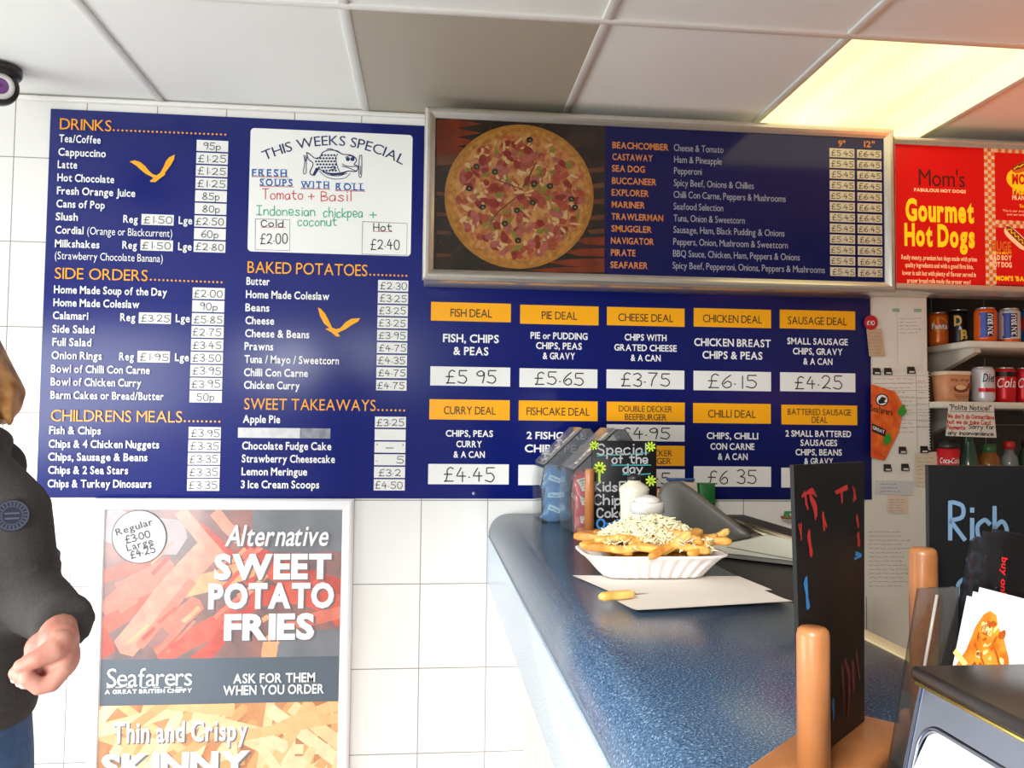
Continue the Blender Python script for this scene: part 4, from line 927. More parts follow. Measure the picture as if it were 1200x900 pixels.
# ================================================================ the counter
CZ = 1.225; CX0, CX1, CY0, CY1 = 1.40, 1.815, -.0015, -2.95
def laminate(name, cs, rough):
    m = bpy.data.materials.new(name); m.use_nodes = True; nt = m.node_tree; b = nt.nodes['Principled BSDF']
    tc = nt.nodes.new('ShaderNodeTexCoord'); r = nt.nodes.new('ShaderNodeValToRGB'); n = nt.nodes.new('ShaderNodeTexNoise')
    n.inputs['Scale'].default_value = 400; n.inputs['Detail'].default_value = 2; n.inputs['Roughness'].default_value = .7
    nt.links.new(tc.outputs['Object'], n.inputs['Vector']); nt.links.new(n.outputs['Fac'], r.inputs['Fac'])
    e = r.color_ramp.elements; e[0].position = .36; e[0].color = (*lin(cs[0]), 1); e[1].position = .52; e[1].color = (*lin(cs[1]), 1)
    for p, c in ((.60, cs[2]), (.69, cs[3])): x = e.new(p); x.color = (*lin(c), 1)
    nt.links.new(r.outputs[0], b.inputs['Base Color']); b.inputs['Roughness'].default_value = rough; b.inputs['Specular IOR Level'].default_value = .6
    return m
LAM = laminate('blue_speckled_laminate', ((36, 56, 84), (60, 90, 122), (78, 110, 140), (150, 172, 190)), .24)
ct = thing('counter', 'blue speckled serving counter running out from the tiled wall', 'counter', (1.6, -1.4, FLOOR))
mb = MB(); rad = .062; top = []
prof = [(1.785, CZ-.038), (1.785, CZ), (CX0+rad+.03, CZ), (CX0+rad, CZ-.0005)]
for k in range(1, 9): a = PI/2*k/9; prof.append((CX0+.003+(rad-.003)*(1-math.sin(a)), CZ-.0005-rad*(1-math.cos(a))))
prof += [(CX0+.003, CZ-rad), (CX0+.012, CZ-rad-.002), (CX0+.05, CZ-.07)]
mb.loft([[Vector((x, y, z)) for x, z in prof] for y in (CY0, CY1)], LAM, True, False)
for f in mb.bm.faces: f.smooth = len(f.verts) == 4 and abs(f.normal.x) < 2
mb.build('worktop', ct, doubles=True)
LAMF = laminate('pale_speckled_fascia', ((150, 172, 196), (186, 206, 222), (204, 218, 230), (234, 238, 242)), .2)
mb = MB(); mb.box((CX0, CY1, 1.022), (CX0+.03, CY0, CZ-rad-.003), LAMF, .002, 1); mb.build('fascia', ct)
mb = MB(); mb.box((1.786, CY1, CZ-.038), (CX1, -1.312, CZ+.001), mat('cream_edging', (224, 206, 160), .4), .003, 2); mb.build('edging', ct)
mb = MB(); SL = mat('slat_board', (228, 206, 196), .5, noise=.06, nscale=8)
y = CY0
while y > CY1: mb.box((1.515, max(y-.088, CY1), FLOOR), (1.53, y, 1.06), SL, .004, 1); y -= .092
mb.box((1.528, CY1, FLOOR), (1.535, CY0, 1.06), mat('slat_gap', (96, 74, 66), .7)); mb.build('slat_panel', ct)
mb = MB(); mb.box((1.536, CY1, FLOOR), (1.78, CY0, CZ-.075), mat('counter_carcass', (190, 180, 165), .6)); mb.build('carcass', ct)

# service worktop behind the counter with the till on it
TZ = 1.2225; TB0 = TZ+.004
wt = thing('service_worktop', 'dark service worktop level with the blue counter, under the cash register', 'worktop', (2.15, -.5, FLOOR))
mb = MB(); mb.prism([Vector((x, y, TZ-.04)) for x, y in ((1.787, -.0015), (1.787, -1.29), (1.83, -1.26), (1.93, -1.1), (2.02, -.95), (2.2, -.7), (2.2, -.0015))], (0, 0, .0395), mat('worktop_dark', (40, 38, 37), .55, spec=.3, noise=.1)); mb.build('top', wt)
mb = MB(); mb.prism([Vector((x, y, FLOOR)) for x, y in ((1.82, -.006), (1.82, -1.2), (1.91, -1.06), (1.99, -.92), (2.17, -.68), (2.17, -.006))], (0, 0, TZ-.041-FLOOR), mat('cupboard_beige', (196, 184, 164), .5)); mb.build('cupboard', wt)
till = thing('cash_register', 'grey and cream cash register behind the tray of chips', 'cash register', (1.87, -.8, TZ))
DG = mat('till_dark_grey', (88, 85, 80), .4, noise=.06, nscale=12); CG = mat('till_cream', (178, 176, 158), .4, noise=.04, nscale=8); SG = mat('till_mid_grey', (104, 101, 94), .45)  # seam and drawer take the till's own darker grey
TA = Vector((1.70, -.72, 0)); TE = Vector((.72, -.69, 0)).normalized(); TN = Vector((-TE.y, TE.x, 0))   # the till stands at an angle
if TN.dot(CAM-TA) > 0: TN = -TN
def tp(px, py, off=0.):
    d = ray(px, py); return CAM+d*((TA-CAM+TN*off).dot(TN)/d.dot(TN))
def prism_px(pts, o0, depth, m, bev=.006, floor=None):
    mb = MB(); P = [tp(p[0], p[1], o0) for p in pts]
    for p in P:
        if floor is not None: p.z = max(p.z, floor)
    vd = ray(830, 600).normalized(); mb.prism(P, Vector((vd.x, vd.y, -.06))*depth, m)
    for v in mb.bm.verts: v.co.z = max(v.co.z, TZ+.004)
    bmesh.ops.recalc_face_normals(mb.bm, faces=mb.bm.faces[:])
    bmesh.ops.bevel(mb.bm, geom=mb.bm.edges[:], offset=bev, segments=3, profile=.5, affect='EDGES', clamp_overlap=True)
    for f in mb.bm.faces: f.smooth = True
    return mb
prism_px([(772, 601), (770, 578), (778, 565), (795, 563), (812, 574), (836, 593), (866, 616), (884, 630), (862, 634), (846, 640), (812, 640), (780, 630)], .004, .11, DG, .012).build('hood', till)
prism_px([(780, 652), (812, 643), (847, 638), (884, 631), (900, 627), (930, 633), (952, 640), (962, 646), (964, 690), (930, 690), (860, 690), (790, 690)], 0, .13, CG, .008, TZ+.0135).build('body', till)
prism_px([(868, 614), (874, 618), (932, 632), (956, 639), (954, 643), (900, 630)], .02, .09, mat('till_key_cover', (206, 190, 160), .3), .002).build('key_cover', till)
mb = MB(); line(mb, ((852, 641), (900, 650), (940, 657), (960, 661)), 1.2, SG, lambda u, v: tp(u, v, -.0008)); mb.build('seam', till)
mb = MB(); q0, q1 = tp(790, 670, .006), tp(960, 670, .006); q0.z = q1.z = TB0
mb.prism([q0, q1, q1+Vector((0, 0, .0095)), q0+Vector((0, 0, .0095))], TN*.12, SG); mb.build('drawer', till)
# things behind the till
gx0, gx1 = W(820, 580, -.075).x, W(838, 580, -.075).x
t = thing('green_box', 'small green box standing behind the cash register', 'box', ((gx0+gx1)/2, -.05, TZ)); mb = MB(); mb.box((gx0, -.075, TZ), (gx1, -.025, W(830, 567, -.075).z), mat('carton_green', (0, 104, 34), .5, noise=.06), .001, 1); mb.build('carton', t)
bx0, bx1 = W(794, 580, -.08).x, W(819, 580, -.08).x; bz = W(806, 566, -.08).z
t = thing('paper_bag', 'cream paper bag with blue edge behind the cash register hood', 'bag', ((bx0+bx1)/2, -.05, TZ)); mb = MB()
mb.loft([[Vector((bx0, -.08, TZ)), Vector((bx1, -.08, TZ)), Vector((bx1, -.02, TZ)), Vector((bx0, -.02, TZ))], [Vector((bx0, -.082, bz-.05)), Vector((bx1, -.078, bz-.05)), Vector((bx1, -.028, bz-.05)), Vector((bx0, -.028, bz-.05))], [Vector((bx0-.01, -.06, bz+.004)), Vector((bx1, -.06, bz)), Vector((bx1, -.044, bz)), Vector((bx0-.01, -.044, bz+.004))]], mat('bag_cream', (206, 194, 172), .7, noise=.1, nscale=20), True, False); mb.build('bag_body', t)
mb = MB(); mb.box((bx0-.025, -.062, bz+.0045), (bx1-.006, -.042, bz+.0125), mat('bag_edge_blue', (56, 96, 160), .5), .002, 1); mb.build('folded_edge', t)
hx = W(922, 620, -.05).x
t = thing('sauce_bottle', 'small brown bottle with green top against the tiles behind the till', 'bottle', (hx, -.05, TZ)); mb = MB(); zt = W(922, 606, -.05).z-TZ
mb.lathe([(0, 0), (.018, 0), (.019, zt*.7), (.017, zt-.004), (.009, zt), (0, zt)], mat('bottle_brown', (150, 92, 60), .4, noise=.1), 24, (hx, -.05, TZ)); mb.build('body', t)
mb = MB(); mb.lathe([(.008, zt+.0005), (.009, zt+.002), (.008, zt+.012), (0, zt+.012)], mat('nozzle_green', (40, 140, 70), .4), 16, (hx, -.05, TZ)); mb.box((hx-.006, -.056, zt+TZ+.012), (hx+.018, -.044, zt+TZ+.018), MATS['nozzle_green'], .002); mb.build('nozzle', t)

# ================================================================ sachet jars
JC = clear('jar_plastic', (.93, .95, .96), .2, .08, (235, 240, 245), .07); JL = clear('jar_lid_plastic', (.9, .9, .92), .2, .12, (214, 210, 212), .30)
def sachet_jar(y0, y1, x0, label, cols, grp, slab, n, prints):
    zf, zr = CZ+.155, CZ+.262
    t = thing('sachet_jar', label, 'jar', (x0+.12, (y0+y1)/2, CZ))
    side = [(x0, CZ+.001), (x0-.004, CZ+.10), (x0+.004, zf), (x0+.115, zr), (x0+.135, zr), (x0+.2, CZ+.17), (x0+.2, CZ+.001)]
    mb = MB()
    mb.loft([[Vector((x, y, z)) for x, z in side] for y in (y0, y1)], JC, True, False)
    jb = mb.build('body', t)
    inner = [(x0+.003, CZ+.004), (x0-.001, CZ+.10), (x0+.0065, zf-.001), (x0+.116, zr-.003), (x0+.134, zr-.003), (x0+.197, CZ+.169), (x0+.197, CZ+.004)]
    mb = MB(); mb.loft([[Vector((x, y, z)) for x, z in inner] for y in (y0+.003, y1-.003)], JC, True, False)
    bmesh.ops.recalc_face_normals(mb.bm, faces=mb.bm.faces[:]); bmesh.ops.reverse_faces(mb.bm, faces=mb.bm.faces[:]); mb.build('inner_wall', t, normals=False)
    mb = MB(); nx, nz = -(zr-zf), .111; L = math.hypot(nx, nz); nx /= L; nz /= L
    for (a, b) in ((.02, .98),):
        P = [Vector((x0+.004+.111*a, y0+.006, zf+(zr-zf)*a)), Vector((x0+.004+.111*b, y0+.006, zf+(zr-zf)*b)), Vector((x0+.004+.111*b, y1-.006, zf+(zr-zf)*b)), Vector((x0+.004+.111*a, y1-.006, zf+(zr-zf)*a))]
        P = [p+Vector((nx, 0, nz))*.0015 for p in P]; mb.prism(P, Vector((nx, 0, nz))*.005, JL)
    lid = mb.build('flap_lid', t)
    mb = MB(); o_ = Vector((nx, 0, nz))*.0072
    yl0 = y0+.012
    P = [Vector((x0+.004+.111*a, yy, zf+(zr-zf)*a))+o_ for a, yy in ((.12, yl0), (.86, yl0), (.86, yl0+.034), (.12, yl0+.034))]; mb.poly(P, PAP)
    def lm(u, v): a = .16+u*.68; return Vector((x0+.004+.111*a, yl0+.006+v, zf+(zr-zf)*a))+o_*1.06
    handwritten(mb, '20p EACH', INK, 1.0, .02, .006, lambda u, v: lm(u, v)); mb.build('price_strip', lid)
    # the sachets, each one a thing of its own
    proto = None; k = 0
    for layer in range(n[2]):
        for iy in range(n[1]):
            for ix in range(n[0]):
                cx_ = x0+.034+ix*.052; cy_ = y0+.016+iy*(y1-y0-.034)/max(n[1]-1, 1); cz_ = CZ+.032+layer*.042+random.uniform(-.004, .004)
                if cz_ > CZ+.12+(cx_-x0)*.6: continue
                rot = (PI/2+random.uniform(-.35, .35), random.uniform(-.5, .5), random.uniform(-.3, .3) if iy == 0 else random.uniform(-.8, .8))
                if proto is None:
                    w_, h_ = .025, .034
                    P = thing('sauce_sachet', slab, 'sachet', (cx_, cy_, cz_), 0, grp); P.rotation_euler = rot
                    mb = MB(); rings = []; 
                    vs, fs = [], []
                    NX, NY = 8, 10
                    for s_ in (1, -1):
                        for j in range(NY+1):
                            for i in range(NX+1):
                                u, v = i/NX*2-1, j/NY*2-1; bul = .006*max(0, 1-u**4)*max(0, 1-(v/.86)**4)+.0006*math.sin(9*u+5*v)+.0004
                                vs.append((u*w_, v*h_, s_*max(bul, .0003)))
                        b_ = 0 if s_ == 1 else (NX+1)*(NY+1)
                        for j in range(NY):
                            for i in range(NX): q_ = b_+j*(NX+1)+i; fs.append((q_, q_+1, q_+NX+2, q_+NX+1))
                    mb.add(vs, fs, cols, True); mb.build('packet', P, local=True)
                    mb = MB(); prints(mb); mb.build('label_print', P, local=True); proto = P
                else: copy_thing(proto, (cx_, cy_, cz_), rot)
    return t
def tomato(mb):
    m = lambda u, v: Vector((u, v, .0078))
    mb.poly([m(*p) for p in ((-.013, .012), (-.017, .024), (.017, .024), (.013, .012), (.010, -.008), (-.010, -.008))], mat('sachet_label_white', (232, 226, 206), .4))
    m2 = lambda u, v: Vector((u, v, .0083)); printed(mb, 'HEINZ', INK, 'bold', .022, .005, lambda u, v: m2(u-.011, v+.016)); printed(mb, 'TOMATO', INK, 'bold', .018, .0035, lambda u, v: m2(u-.009, v+.0095)); printed(mb, 'KETCHUP', INK, 'bold', .017, .003, lambda u, v: m2(u-.0085, v+.004))
    disc(0, -.003, .004, .004, mat('sachet_tomato', (190, 30, 24), .4), m2, 12, to=mb)
def bluep(mb):
    m = lambda u, v: Vector((u, v, .0078)); mb.poly([m(*p) for p in ((-.018, -.006), (.018, .0), (.018, .014), (-.018, .010))], mat('sachet_pale_blue', (176, 214, 232), .4))
    printed(mb, 'SALAD', mat('sachet_navy', (20, 60, 120), .4), 'bold', .026, .006, lambda u, v: Vector((u-.013, v+.001, .0083)))
sachet_jar(-.462, -.275, 1.578, 'clear jar of red ketchup sachets, the nearer of two on the counter', mat('sachet_red', (206, 24, 30), .3, coat=.3, noise=.15, nscale=60), 'ketchup sachets in the near jar', 'red ketchup sachet inside the clear counter jar', (3, 3, 3), tomato)
sachet_jar(-.225, -.03, 1.535, 'clear jar of blue sauce sachets, the one against the wall', mat('sachet_blue', (52, 132, 190), .3, coat=.3, noise=.3, nscale=60), 'blue sachets in the far jar', 'blue sauce sachet inside the clear jar by the wall', (3, 3, 3), bluep)

# ================================================================ chalkboards in wooden stands
WOOD = mat('stand_wood', (182, 116, 66), .4, noise=.22, nscale=26, coat=.2); SLATE = mat('chalkboard_black', (20, 20, 22), .45, spec=.3, noise=.12, nscale=14)
CHW = mat('chalk_white', (176, 178, 180), .8); CHT = mat('chalk_teal', (48, 150, 150), .7); CHG = mat('chalk_lime', (196, 226, 60), .7); CHB = mat('chalk_blue', (52, 140, 214), .7); CHR = mat('chalk_red', (196, 44, 40), .7); CHP = mat('chalk_pale_blue', (104, 134, 164), .7)
def dowel(mb, p, z0, z1, r=.0115):
    mb.lathe([(0, z0), (r, z0), (r, z1-.006), (r*.93, z1-.002), (r*.75, z1), (0, z1)], WOOD, 20, (p[0], p[1], 0))
def hull_base(name, t, quad, z0, z1, bev=.006):
    mb = MB(); mb.prism([Vector((p[0], p[1], z0)) for p in quad], (0, 0, z1-z0), WOOD); bmesh.ops.recalc_face_normals(mb.bm, faces=mb.bm.faces[:])
    bmesh.ops.bevel(mb.bm, geom=mb.bm.edges[:], offset=bev, segments=3, profile=.5, affect='EDGES')
    for f in mb.bm.faces: f.smooth = True
    return mb.build(name, t)
# special of the day
sy = -.53; cS = crop(600, 480, 5.294)
xl, xr = W(693, 560, sy).x, W(769, 560, sy).x
t = thing('chalkboard_stand', 'small chalkboard with special of the day writing and lime palm trees', 'chalkboard', ((xl+xr)/2, sy, CZ))
bl, br = W(681, 632, sy-.03).x, xr+.035
hull_base('base', t, ((bl, sy-.034), (br, sy-.034), (br, sy+.034), (bl, sy+.034)), CZ+.0003, CZ+.022)
zt = W(730, 516.5, sy).z
mb = MB(); mb.box((xl, sy-.003, CZ+.0225), (xr, sy+.003, zt), SLATE, .001, 1); bd = mb.build('slate', t)
ms = pxmap(sy-.0036, cS); mb = MB()
def at_s(x, y, sl=0.): return lambda u, v: ms(x+u, y-v+sl*u)
for s, x, y, wd, cap, ink, th in (('Special', 530, 278, 300, 66, CHW, 9), ('of the', 622, 333, 218, 56, CHW, 9), ('day', 690, 392, 118, 52, CHW, 9), ('Kids', 515, 505, 135, 56, CHW, 10), ('Fish', 668, 505, 150, 56, CHW, 10), ('Chips', 512, 588, 210, 58, CHW, 10), ('Coke', 528, 668, 170, 56, CHW, 10), ('Only', 528, 738, 190, 56, CHB, 13)):
    handwritten(mb, s, ink, wd, cap, th, at_s(x, y))
for a_, b_ in (((530, 288), (580, 284)), ((612, 282), (680, 278)), ((720, 278), (845, 268)), ((620, 345), (860, 344)), ((690, 402), (760, 400)), ((800, 402), (858, 398))): line(mb, (a_, b_), 8, CHT, ms)
def splat(cx_, cy_, r, ink, mp, arms=8):
    for k in range(arms): a_ = 2*PI*k/arms+.3; line(mb, ((cx_, cy_), (cx_+r*math.cos(a_), cy_+r*math.sin(a_))), r*.36, ink, mp)
splat(510, 222, 26, CHG, ms); splat(860, 230, 28, CHG, ms); splat(862, 442, 30, CHG, ms); splat(545, 362, 34, CHG, ms, 9); line(mb, ((546, 365), (542, 410), (543, 452)), 12, CHG, ms, True)
mb.build('chalk_writing', bd)
mb = MB(); dowel(mb, (W(691, 590, sy-.018).x, sy-.0155), CZ+.0225, W(691, 549, sy-.0155).z); mb.build('dowel', t)
mb = MB(); dowel(mb, (W(773.5, 590, sy).x, sy+.0155), CZ+.0225, W(774, 573, sy).z); mb.build('dowel', t)
# the board seen edge-on
P0, P1 = Z(941, 902, 1.25), Z(1013, 845, 1.25); T0 = D(930, 545, (P0-CAM).dot(CF)); T1 = D(1013, 541, (P1-CAM).dot(CF))
e = (P1-P0); e.z = 0; e.normalize(); nrm = Vector((-e.y, e.x, 0))
if nrm.dot(CAM-P0) < 0: nrm = -nrm
t = thing('chalkboard_stand', 'tall black chalkboard with smeared red and blue chalk, seen almost edge on', 'chalkboard', ((P0+P1)/2).to_tuple()[:2]+(CZ,))
mid = (P0+P1)/2
q = [mid+e*a+nrm*b for a, b in ((-.105, -.036), (.088, -.036), (.088, .036), (-.105, .036))]
hull_base('base', t, q, CZ+.0003, CZ+.0245)
mb = MB(); P0b, P1b = P0.copy(), P1.copy()
mb.prism([P0b, P1b, T1, T0], -nrm*.003, SLATE); bd = mb.build('slate', t)
mb = MB()
def mo(u, v): return P0b.lerp(P1b, u).lerp(T0.lerp(T1, u), v)+nrm*.0006
mo_ = lambda u, v: mo(u*.134/.134, v)
def smear(pts, th, m):
    rs = random.Random(int(pts[0][0]*900+pts[0][1]*7000))
    for k in range(3):
        j = [(p[0]+rs.uniform(-.02, .02), p[1]+rs.uniform(-.008, .008)) for p in pts]; line(mb, j, th*rs.uniform(.25, .55), m, mo_, True, True)
for pts_, th in ((((.1, .9), (.22, .905), (.26, .89)), .03), (((.2, .89), (.24, .85), (.26, .82)), .05), (((.12, .9), (.14, .86)), .05), (((.55, .9), (.72, .91)), .03), (((.62, .9), (.64, .86)), .04), (((.82, .9), (.83, .86), (.84, .83)), .05), (((.36, .82), (.38, .78)), .05), (((.86, .79), (.9, .76)), .06), (((.16, .76), (.19, .70)), .07), (((.88, .73), (.9, .69)), .05), (((.75, .72), (.76, .70)), .04), (((.05, .80), (.06, .76)), .03)): smear(pts_, th, CHR)
for pts_, th in ((((.1, .61), (.12, .53)), .08), (((.84, .66), (.92, .65)), .02), (((.82, .645), (.92, .635)), .02), (((.12, .11), (.2, .1)), .05), (((.35, .13), (.36, .09)), .04), (((.45, .16), (.46, .10)), .03)): smear(pts_, th, CHB)
for pts_, th in ((((.6, .26), (.64, .16), (.63, .10)), .05), (((.66, .27), (.72, .2), (.7, .08)), .05), (((.78, .25), (.8, .15)), .06), (((.86, .28), (.9, .18)), .06)): smear(pts_, th, mat('chalk_dull_red', (110, 40, 36), .8))
mb.build('chalk_marks', bd)
dn = Z(930, 907, 1.25); dn = Vector((dn.x, dn.y, 0)); 
a_ = (P0-dn); k_ = max(0, .0125-(dn-Vector((P0.x, P0.y, 0))).dot(nrm)); dn += nrm*k_
mb = MB(); dz = D(930, 735, (Vector((dn.x, dn.y, 1.34))-CAM).dot(CF)).z; dowel(mb, dn, CZ+.025, dz); mb.build('dowel', t)
df = Z(1016, 843, 1.25); df = Vector((df.x, df.y, 0)); k_ = (df-Vector((P0.x, P0.y, 0))).dot(nrm); df -= nrm*(k_+.0155)
mb = MB(); dz = D(1021, 632, (Vector((df.x, df.y, 1.39))-CAM).dot(CF)).z; dowel(mb, df, CZ+.025, dz); mb.build('dowel', t)
# the third board, half hidden
Rp = D(1088, 545, .73); hz = Vector((CR.x, CR.y, 0)).normalized(); bn = Vector((-hz.y, hz.x, 0))
if bn.dot(CAM-Rp) < 0: bn = -bn
t = thing('chalkboard_stand', 'black chalkboard with pale blue writing behind the leaflet holder', 'chalkboard', (Rp+hz*.075).to_tuple()[:2]+(CZ,))
B0 = Vector((Rp.x, Rp.y, 0)); 
hull_base('base', t, [B0+hz*a+bn*b for a, b in ((-.014, -.034), (.13, -.034), (.13, .034), (-.014, .034))], CZ+.0003, CZ+.0225)
mb = MB(); zz = [Vector((0, 0, CZ+.023)), Vector((0, 0, Rp.z))]
mb.prism([B0+zz[0], B0+hz*.15+zz[0], B0+hz*.15+zz[1], B0+zz[1]], -bn*.006, SLATE); bd = mb.build('slate', t)
mb = MB()
def mr(px, py):   # a point of this board's face under a photograph point
    d = ray(px, py); return CAM+d*((B0-CAM).dot(bn)/d.dot(bn))+bn*.0007
handwritten(mb, 'Rich', CHP, 66, 42, 5, lambda u, v: mr(1113+u, 632-v+.03*u)); handwritten(mb, 'and', CHP, 50, 34, 4.5, lambda u, v: mr(1134+u, 668-v)); handwritten(mb, 'creamy', CHP, 90, 34, 4.5, lambda u, v: mr(1122+u, 700-v))
mb.build('chalk_writing', bd)
dp = D(1091, 700, .70); dd_ = Vector((dp.x, dp.y, 0)); k_ = (dd_-B0).dot(bn); dd_ += bn*(.0122-k_)
mb = MB(); dz = D(1091, 642, (Vector((dd_.x, dd_.y, 1.4))-CAM).dot(CF)).z; dowel(mb, dd_, CZ+.023, dz); mb.build('dowel', t)

# ================================================================ vinegar bottle, salt shaker
y = -.8; x = W(743, 600, y).x; h1 = W(743, 555, y).z-CZ
PLW = mat('bottle_white_plastic', (216, 212, 192), .35)
t = thing('vinegar_bottle', 'white plastic vinegar bottle with black cap before the small chalkboard', 'bottle', (x, y, CZ)); mb = MB()
mb.lathe([(0, 0), (.036, 0), (.0365, .008), (.033, .035), (.0285, .07), (.0285, .10), (.031, h1-.038), (.032, h1-.032), (.028, h1-.026), (.014, h1-.017), (.013, h1-.014), (0, h1-.014)], PLW, 32, (x, y, CZ)); mb.build('body', t)
mb = MB(); mb.lathe([(.0135, h1-.0138), (.0145, h1-.013), (.0140, h1-.004), (.009, h1-.002), (.006, h1), (0, h1)], BLK, 24, (x, y, CZ)); mb.build('cap', t)
y = -.9; x = W(758.5, 600, y).x; h1 = W(758, 580, y).z-CZ; zb = W(758, 600, y).z-CZ
SHK = mat('shaker_white', (226, 224, 220), .3)
t = thing('salt_shaker', 'squat white salt shaker with ribbed domed lid behind the chips', 'salt shaker', (x, y, CZ)); mb = MB()
mb.lathe([(0, 0), (.028, 0), (.030, .004), (.031, zb-.012), (.029, zb-.002), (0, zb-.002)], SHK, 32, (x, y, CZ)); mb.build('body', t)
mb = MB(); n_ = 48; rings = []
for r, z in ((.0305, zb-.0015), (.033, zb), (.033, zb+.018), (.031, zb+.020)): rings.append([Vector((x+(r+(.0007 if i % 2 else 0))*math.cos(2*PI*i/n_), y+(r+(.0007 if i % 2 else 0))*math.sin(2*PI*i/n_), CZ+z)) for i in range(n_)])
mb.loft(rings, SHK); mb.lathe([(0, zb+.019), (.026, zb+.0195), (.024, (zb+.02+h1)/2), (.016, h1-.003), (.006, h1), (0, h1)], SHK, 32, (x, y, CZ)); mb.build('lid', t)

# ================================================================ paper, tray, chips, cheese
def sheet(label, pts, z, amp, name='paper_sheet'):
    P = [Z(px, py, CZ) for px, py in pts]; ctr = sum(P, Vector())/len(P); a, b, c, d = P; N = 12; mb = MB(); vs, fs = [], []
    for s_ in (0, 1):
        for j in range(N+1):
            for i in range(N+1):
                q = a.lerp(b, i/N).lerp(d.lerp(c, i/N), j/N); u, v = i/N, j/N
                zz = CZ+z+amp*(max(0, u-.7)**2*6+max(0, .12-v)*.6)*(1 if amp else 0)
                vs.append(Vector((q.x, q.y, zz-.0005*s_))-ctr)
        b_ = s_*(N+1)**2
        for j in range(N):
            for i in range(N): k = b_+j*(N+1)+i; fs.append((k, k+1, k+N+2, k+N+1))
    mb.add(vs, fs, mat('wrapping_paper', (238, 232, 222), .6, noise=.03, nscale=12), True); o = mb.build(name); o.location = ctr; return tag(o, label, 'paper')
sheet('white wrapping paper sheet lying under the tray of chips', ((671, 675), (722, 697), (905, 692), (866, 676)), .0012, .0)
sheet('white wrapping paper sheet lying in front of the tray, overhanging the counter edge', ((715, 702), (747, 719), (929, 708), (878, 686)), .0028, .004)
tx, tyy = (Z(777, 687, CZ).x+.003), -1.035
TR = mat('polystyrene_white', (244, 238, 236), .5, sub=.1)
tray_ = thing('chip_tray', 'white fluted polystyrene tray heaped with chips and cheese', 'tray', (tx, tyy, CZ+.0035))
mb = MB(); zt0 = CZ+.0036
def trr(hx, hy, z, flute=0., n=320):
    e_ = .42; D_ = []
    for k in range(2400):
        a = 2*PI*k/2400; D_.append((hx*math.copysign(abs(math.cos(a))**e_, math.cos(a)), hy*math.copysign(abs(math.sin(a))**e_, math.sin(a))))
    D_.append(D_[0]); acc = [0.]
    for p, q in zip(D_, D_[1:]): acc.append(acc[-1]+math.hypot(q[0]-p[0], q[1]-p[1]))
    out = []; j = 0
    for k in range(n):
        t_ = acc[-1]*k/n
        while acc[j+1] < t_: j += 1
        f_ = (t_-acc[j])/max(acc[j+1]-acc[j], 1e-9); X = D_[j][0]+(D_[j+1][0]-D_[j][0])*f_; Y = D_[j][1]+(D_[j+1][1]-D_[j][1])*f_
        if abs(Y)/hy > abs(X)/hx: Y *= 1+flute*math.cos(2*PI*X/.0175*(.086/hx)**.8)
        else: X *= 1+flute*.5*math.cos(2*PI*Y/.0175)
        out.append(Vector((tx+X, tyy+Y, z)))
    return out
hb_, hr_ = .086, .131
mb.loft([trr(hb_*.7, .02, zt0), trr(hb_, .044, zt0, .05), trr(hb_+.004, .047, zt0+.003, .055), trr(hb_+.022, .058, zt0+.022, .035), trr(hr_-.008, .070, zt0+.036, .006), trr(hr_, .077, zt0+.040), trr(hr_+.001, .0775, zt0+.043), trr(hr_-.006, .073, zt0+.043), trr(hr_-.014, .066, zt0+.039, .012), trr(hb_+.018, .054, zt0+.022, .02), trr(hb_, .043, zt0+.006), trr(hb_*.7, .02, zt0+.004)], TR, True, True)
mb.build('shell', tray_)
CHM = [mat('chip_gold_%d' % i, c, .45, noise=.18, nscale=45, rgb2=c2, sub=.1) for i, (c, c2) in enumerate((((240, 190, 98), (222, 150, 60)), ((232, 170, 80), (206, 128, 46)), ((246, 208, 120), (232, 172, 84))))]
def chip_mesh(L, w_, h_, m, seed):
    rr = random.Random(seed); rings = []; bend = rr.uniform(-.12, .12); tw = rr.uniform(-.3, .3); N = 9
    for k in range(N+1):
        u = k/N*2-1; s = 1-.45*max(0, abs(u)-.8)/.2; X = u*L/2; dz = bend*L*(u*u-.5)*.5; ring = []
        for i in range(12):
            a = 2*PI*i/12+tw*u; ca, sa = math.cos(a), math.sin(a); ring.append(Vector((X, w_/2*s*math.copysign(abs(ca)**.55, ca)*rr.uniform(.94, 1.05), dz+h_/2*s*math.copysign(abs(sa)**.55, sa)*rr.uniform(.94, 1.05))))
        rings.append(ring)
    mb = MB(); mb.loft(rings, m); me_o = mb.build('chip'); return me_o
protos = []
for i in range(7):
    o = chip_mesh(random.uniform(.05, .082), random.uniform(.015, .02), random.uniform(.013, .017), CHM[i % 3], i); tag(o, 'thick golden chip heaped in the white polystyrene tray', 'chip', 'chips in the tray'); protos.append(o)
def dome(dx, dy): return max(0, 1-(dx/.135)**2-(dy/.08)**2)
spots = []
rr = random.Random(11)
for k in range(9): spots.append((rr.uniform(-.055, .055), rr.uniform(-.022, .022), .016, rr.uniform(-.12, .12), 0))
for k in range(11): spots.append((rr.uniform(-.07, .07), rr.uniform(-.03, .03), .032, rr.uniform(-.25, .25), 0))
for k in range(12): spots.append((rr.uniform(-.07, .07), rr.uniform(-.03, .035), .047, rr.uniform(-.7, .7), rr.uniform(-.15, .15)))
for k in range(10): spots.append((rr.uniform(-.065, .07), rr.uniform(-.025, .03), .061, rr.uniform(-1.2, 1.2), rr.uniform(-.2, .2)))
